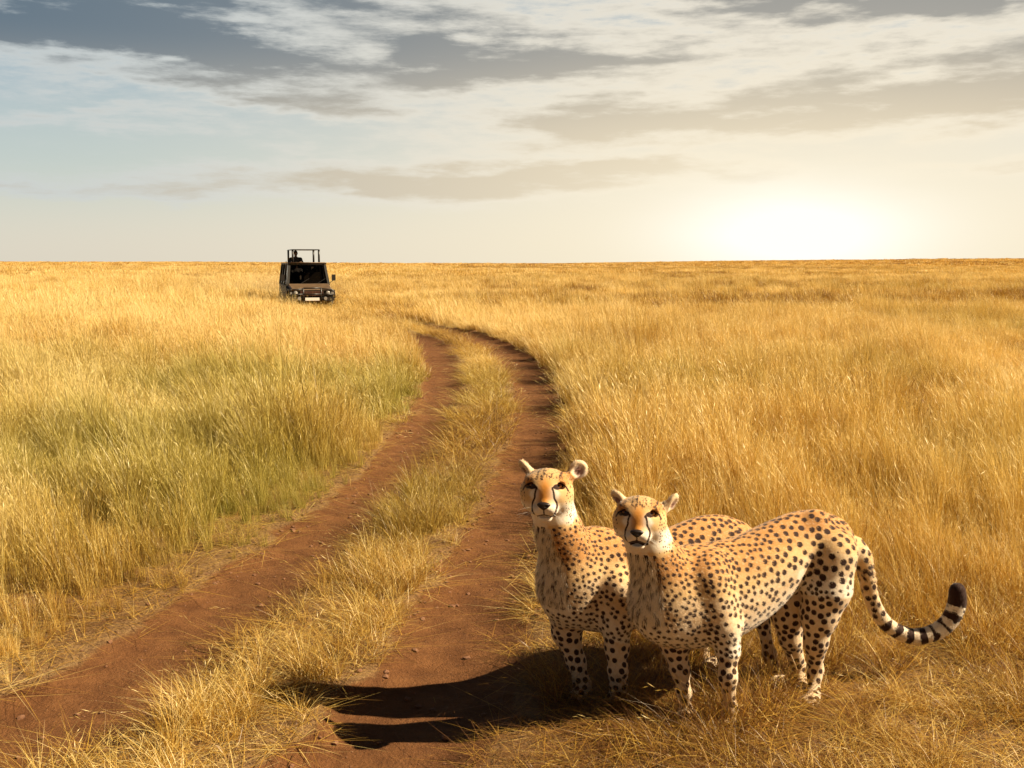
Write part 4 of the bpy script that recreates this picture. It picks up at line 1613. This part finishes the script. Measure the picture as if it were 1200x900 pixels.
def person(label, pose, loc, rz):
    """Body grown as one skin; shirt, trousers and hair are shells round it."""
    J = {kx: np.array(v, float) for kx, v in pose.items()}

    def limbs(F, g, what):
        def ch(names, rad):
            F.chain([J[n] for n in names], [r + g for r in rad], k=0.03)
        if 'torso' in what:
            c = (J['neck'] + J['pelvis']) / 2
            F.ell(J['neck'] * 0.68 + J['pelvis'] * 0.32, (.165 + g, .105 + g, .20 + g), k=0.05)
            F.ell(J['pelvis'] + (0, 0, .06), (.155 + g, .105 + g, .15 + g), k=0.05)
            F.ell(c, (.14 + g, .095 + g, .20 + g), k=0.05)
            for s in 'lr':
                F.cone(J['neck'] - (0, 0, .03), J['sh_' + s], .06 + g, .062 + g, k=0.04)
        if 'sleeve' in what:
            for s in 'lr':
                e = J['sh_' + s] + (J['el_' + s] - J['sh_' + s]) * 0.85
                F.cone(J['sh_' + s], e, .060 + g, .050 + g, k=0.03)
        if 'arms' in what:
            for s in 'lr':
                ch(['sh_' + s, 'el_' + s, 'wr_' + s], [.052, .040, .027])
                h0 = J['wr_' + s]
                d = J['hd_' + s] - h0
                L = np.linalg.norm(d)
                d = d / L
                sd2 = np.cross(d, (0, 0, 1.0))
                sd2 /= np.linalg.norm(sd2) + 1e-9
                F.ell(h0 + d * .045, (.038, .050, .020), np.array([sd2, d, np.cross(sd2, d)]), k=0.015)
                for q, ln in ((-1.5, .065), (-.5, .078), (.5, .072), (1.5, .055)):
                    a0 = h0 + d * .085 + sd2 * q * .019
                    k1 = a0 + d * ln * .5 - np.array([0, 0, .010])
                    F.chain([a0, k1, k1 + d * ln * .35 - np.array([0, 0, .024])], [.0095, .0088, .0078], k=0.004)
                tq = 1 if s == 'l' else -1
                a0 = h0 + d * .03 + sd2 * tq * .032
                F.chain([a0, a0 + d * .03 + sd2 * tq * .02, a0 + d * .058 + sd2 * tq * .020], [.012, .0105, .009], k=0.006)
        if 'legs' in what:
            for s in 'lr':
                ch(['hip_' + s, 'kn_' + s, 'an_' + s], [.085, .058, .040 if g < .001 else .048])
        if 'feet' in what:
            for s in 'lr':
                F.ell(J['an_' + s] + (0, -.07, -.045), (.045, .125, .045), k=0.03)
        if 'head' in what:
            h = J['head']
            F.cone(J['neck'] - (0, 0, .03), h - (0, -.01, .08), .058, .052, k=0.03)
            F.ell(h + (0, .012, .025), (.074, .095, .092), k=0.01)
            F.ell(h + (0, -.030, -.040), (.056, .062, .072), k=0.03)
            F.ell(h + (0, -.072, -.095), (.026, .024, .020), k=0.02)
            F.cone(h + (0, -.088, .010), h + (0, -.108, -.030), .010, .015, k=0.012)
            F.ell(h + (0, -.086, -.063), (.026, .014, .008), k=0.006)
            F.ell(h + (0, -.092, -.066), (.022, .010, .0022), k=0.003, cut=True)
            for sx_ in (-1, 1):
                F.ell(h + (sx_ * .030, -.092, .004), (.016, .012, .010), k=0.008, cut=True)
                F.ell(h + (sx_ * .030, -.078, .004), (.012, .012, .011), k=0.003)
                F.ell(h + (sx_ * .078, .010, -.010), (.010, .020, .032), k=0.008)
                F.ell(h + (sx_ * .032, -.088, .026), (.020, .010, .006), k=0.01)
    allp = np.array(list(J.values()))
    lo, hi = allp.min(0) - .28, allp.max(0) + .28

    def make(nm, g, what, mat, parent):
        F = Field(lo, hi, 0.009 if nm != 'person' else 0.007)
        if nm == 'hair':
            h = J['head']
            F.ell(h + (0, .018, .030), (.082, .103, .100), k=0.01)
            F.ell(h + (0, -.085, -.045), (.11, .085, .105), k=0.01, cut=True)
            F.ell(h + (0, -.02, -.12), (.2, .2, .085), k=0.01, cut=True)
        else:
            limbs(F, g, what)
        P, Q = F.mesh()
        fn = np.cross(P[Q[:, 2]] - P[Q[:, 0]], P[Q[:, 3]] - P[Q[:, 1]])
        if np.einsum('ij,ij->', fn, P[Q].mean(1) - P.mean(0)) < 0: Q = Q[:, ::-1]
        return mesh_from(nm, P, Q, mat, True, parent)
    b = make('person', 0, ('torso', 'arms', 'legs', 'feet', 'head'), SKIN, None)
    make('shirt', .012, ('torso', 'sleeve'), SHIRT, b)
    make('trousers', .016, ('legs',), TROU, b)
    make('hair', 0, (), HAIR, b)
    for sx_ in (-1, 1):
        bm = bmesh.new()
        bmesh.ops.create_uvsphere(bm, u_segments=12, v_segments=8, radius=.0105, matrix=Matrix.Translation(J['head'] + (sx_ * .030, -.082, .004)))
        part("eye", bm, WHITEP if sx_ else WHITEP, b, smooth=True)
    b.location = loc
    b.rotation_euler = (0, 0, rz)
    return tag(b, label, 'person')


stand = dict(pelvis=(0, 0, .95), neck=(0, .0, 1.45), head=(0.0, -.02, 1.63), sh_l=(-.185, 0, 1.40), sh_r=(.185, 0, 1.40),
             el_l=(-.27, -.12, 1.20), el_r=(.27, -.10, 1.20), wr_l=(-.20, -.33, 1.29), wr_r=(.18, -.33, 1.29), hd_l=(-.16, -.43, 1.285), hd_r=(.12, -.42, 1.285),
             hip_l=(-.09, 0, .92), hip_r=(.09, 0, .92), kn_l=(-.10, -.02, .50), kn_r=(.10, -.02, .50), an_l=(-.11, .02, .09), an_r=(.11, .02, .09))
sit = dict(pelvis=(0, .06, .50), neck=(0, .12, 1.00), head=(0, .07, 1.18), sh_l=(-.185, .11, .95), sh_r=(.185, .11, .95),
           el_l=(-.24, -.10, .74), el_r=(.24, -.10, .74), wr_l=(-.16, -.34, .80), wr_r=(.16, -.34, .80), hd_l=(-.12, -.43, .83), hd_r=(.12, -.43, .83),
           hip_l=(-.09, .03, .47), hip_r=(.09, .03, .47), kn_l=(-.11, -.38, .50), kn_r=(.11, -.38, .50), an_l=(-.11, -.44, .10), an_r=(.11, -.44, .10))
van_m = Matrix.Translation((VX, VY, vz)) @ Matrix.Rotation(R(17.5), 4, 'Z')
person("person in dark shirt standing up through the open roof of the safari vehicle", stand, van_m @ Vector((-.36, 2.30, .665)), R(17.5))
person("driver in dark shirt sitting behind the windscreen of the safari vehicle", sit, van_m @ Vector((-.38, 1.98, .665)), R(17.5))


# ------------------------------------------------------------------ dust raised behind the vehicle
dm, t, out = new_mat("road_dust")
pv = t.nodes.new('ShaderNodeVolumePrincipled')
pv.inputs['Color'].default_value = (0.85, 0.68, 0.45, 1)
pv.inputs['Anisotropy'].default_value = 0.2
tcn = t.nodes.new('ShaderNodeTexCoord')
ln_ = t.nodes.new('ShaderNodeVectorMath')
ln_.operation = 'LENGTH'
t.links.new(tcn.outputs['Object'], ln_.inputs[0])
rr_ = S(t, ln_.outputs['Value'])
nz = noise(t, tcn.outputs['Object'], 2.2, 3, 0.6)
t.links.new((rr_.smooth(1.0, 0.1) * nz.smooth(0.25, 0.75) * 0.055).s, pv.inputs['Density'])
t.links.new(pv.outputs[0], out.inputs['Volume'])
bm = bmesh.new()
bmesh.ops.create_icosphere(bm, subdivisions=3, radius=1.0)
me = bpy.data.meshes.new("dust")
bm.to_mesh(me)
bm.free()
me.materials.append(dm)
dust = bpy.data.objects.new("dust", me)
dust.location = (VX - 4.2, VY + 11.0, vz + 0.7)
dust.scale = (5.5, 9.0, 1.5)
COL.objects.link(dust)
tag(dust, "thin cloud of dust hanging behind the safari vehicle", kind='stuff')
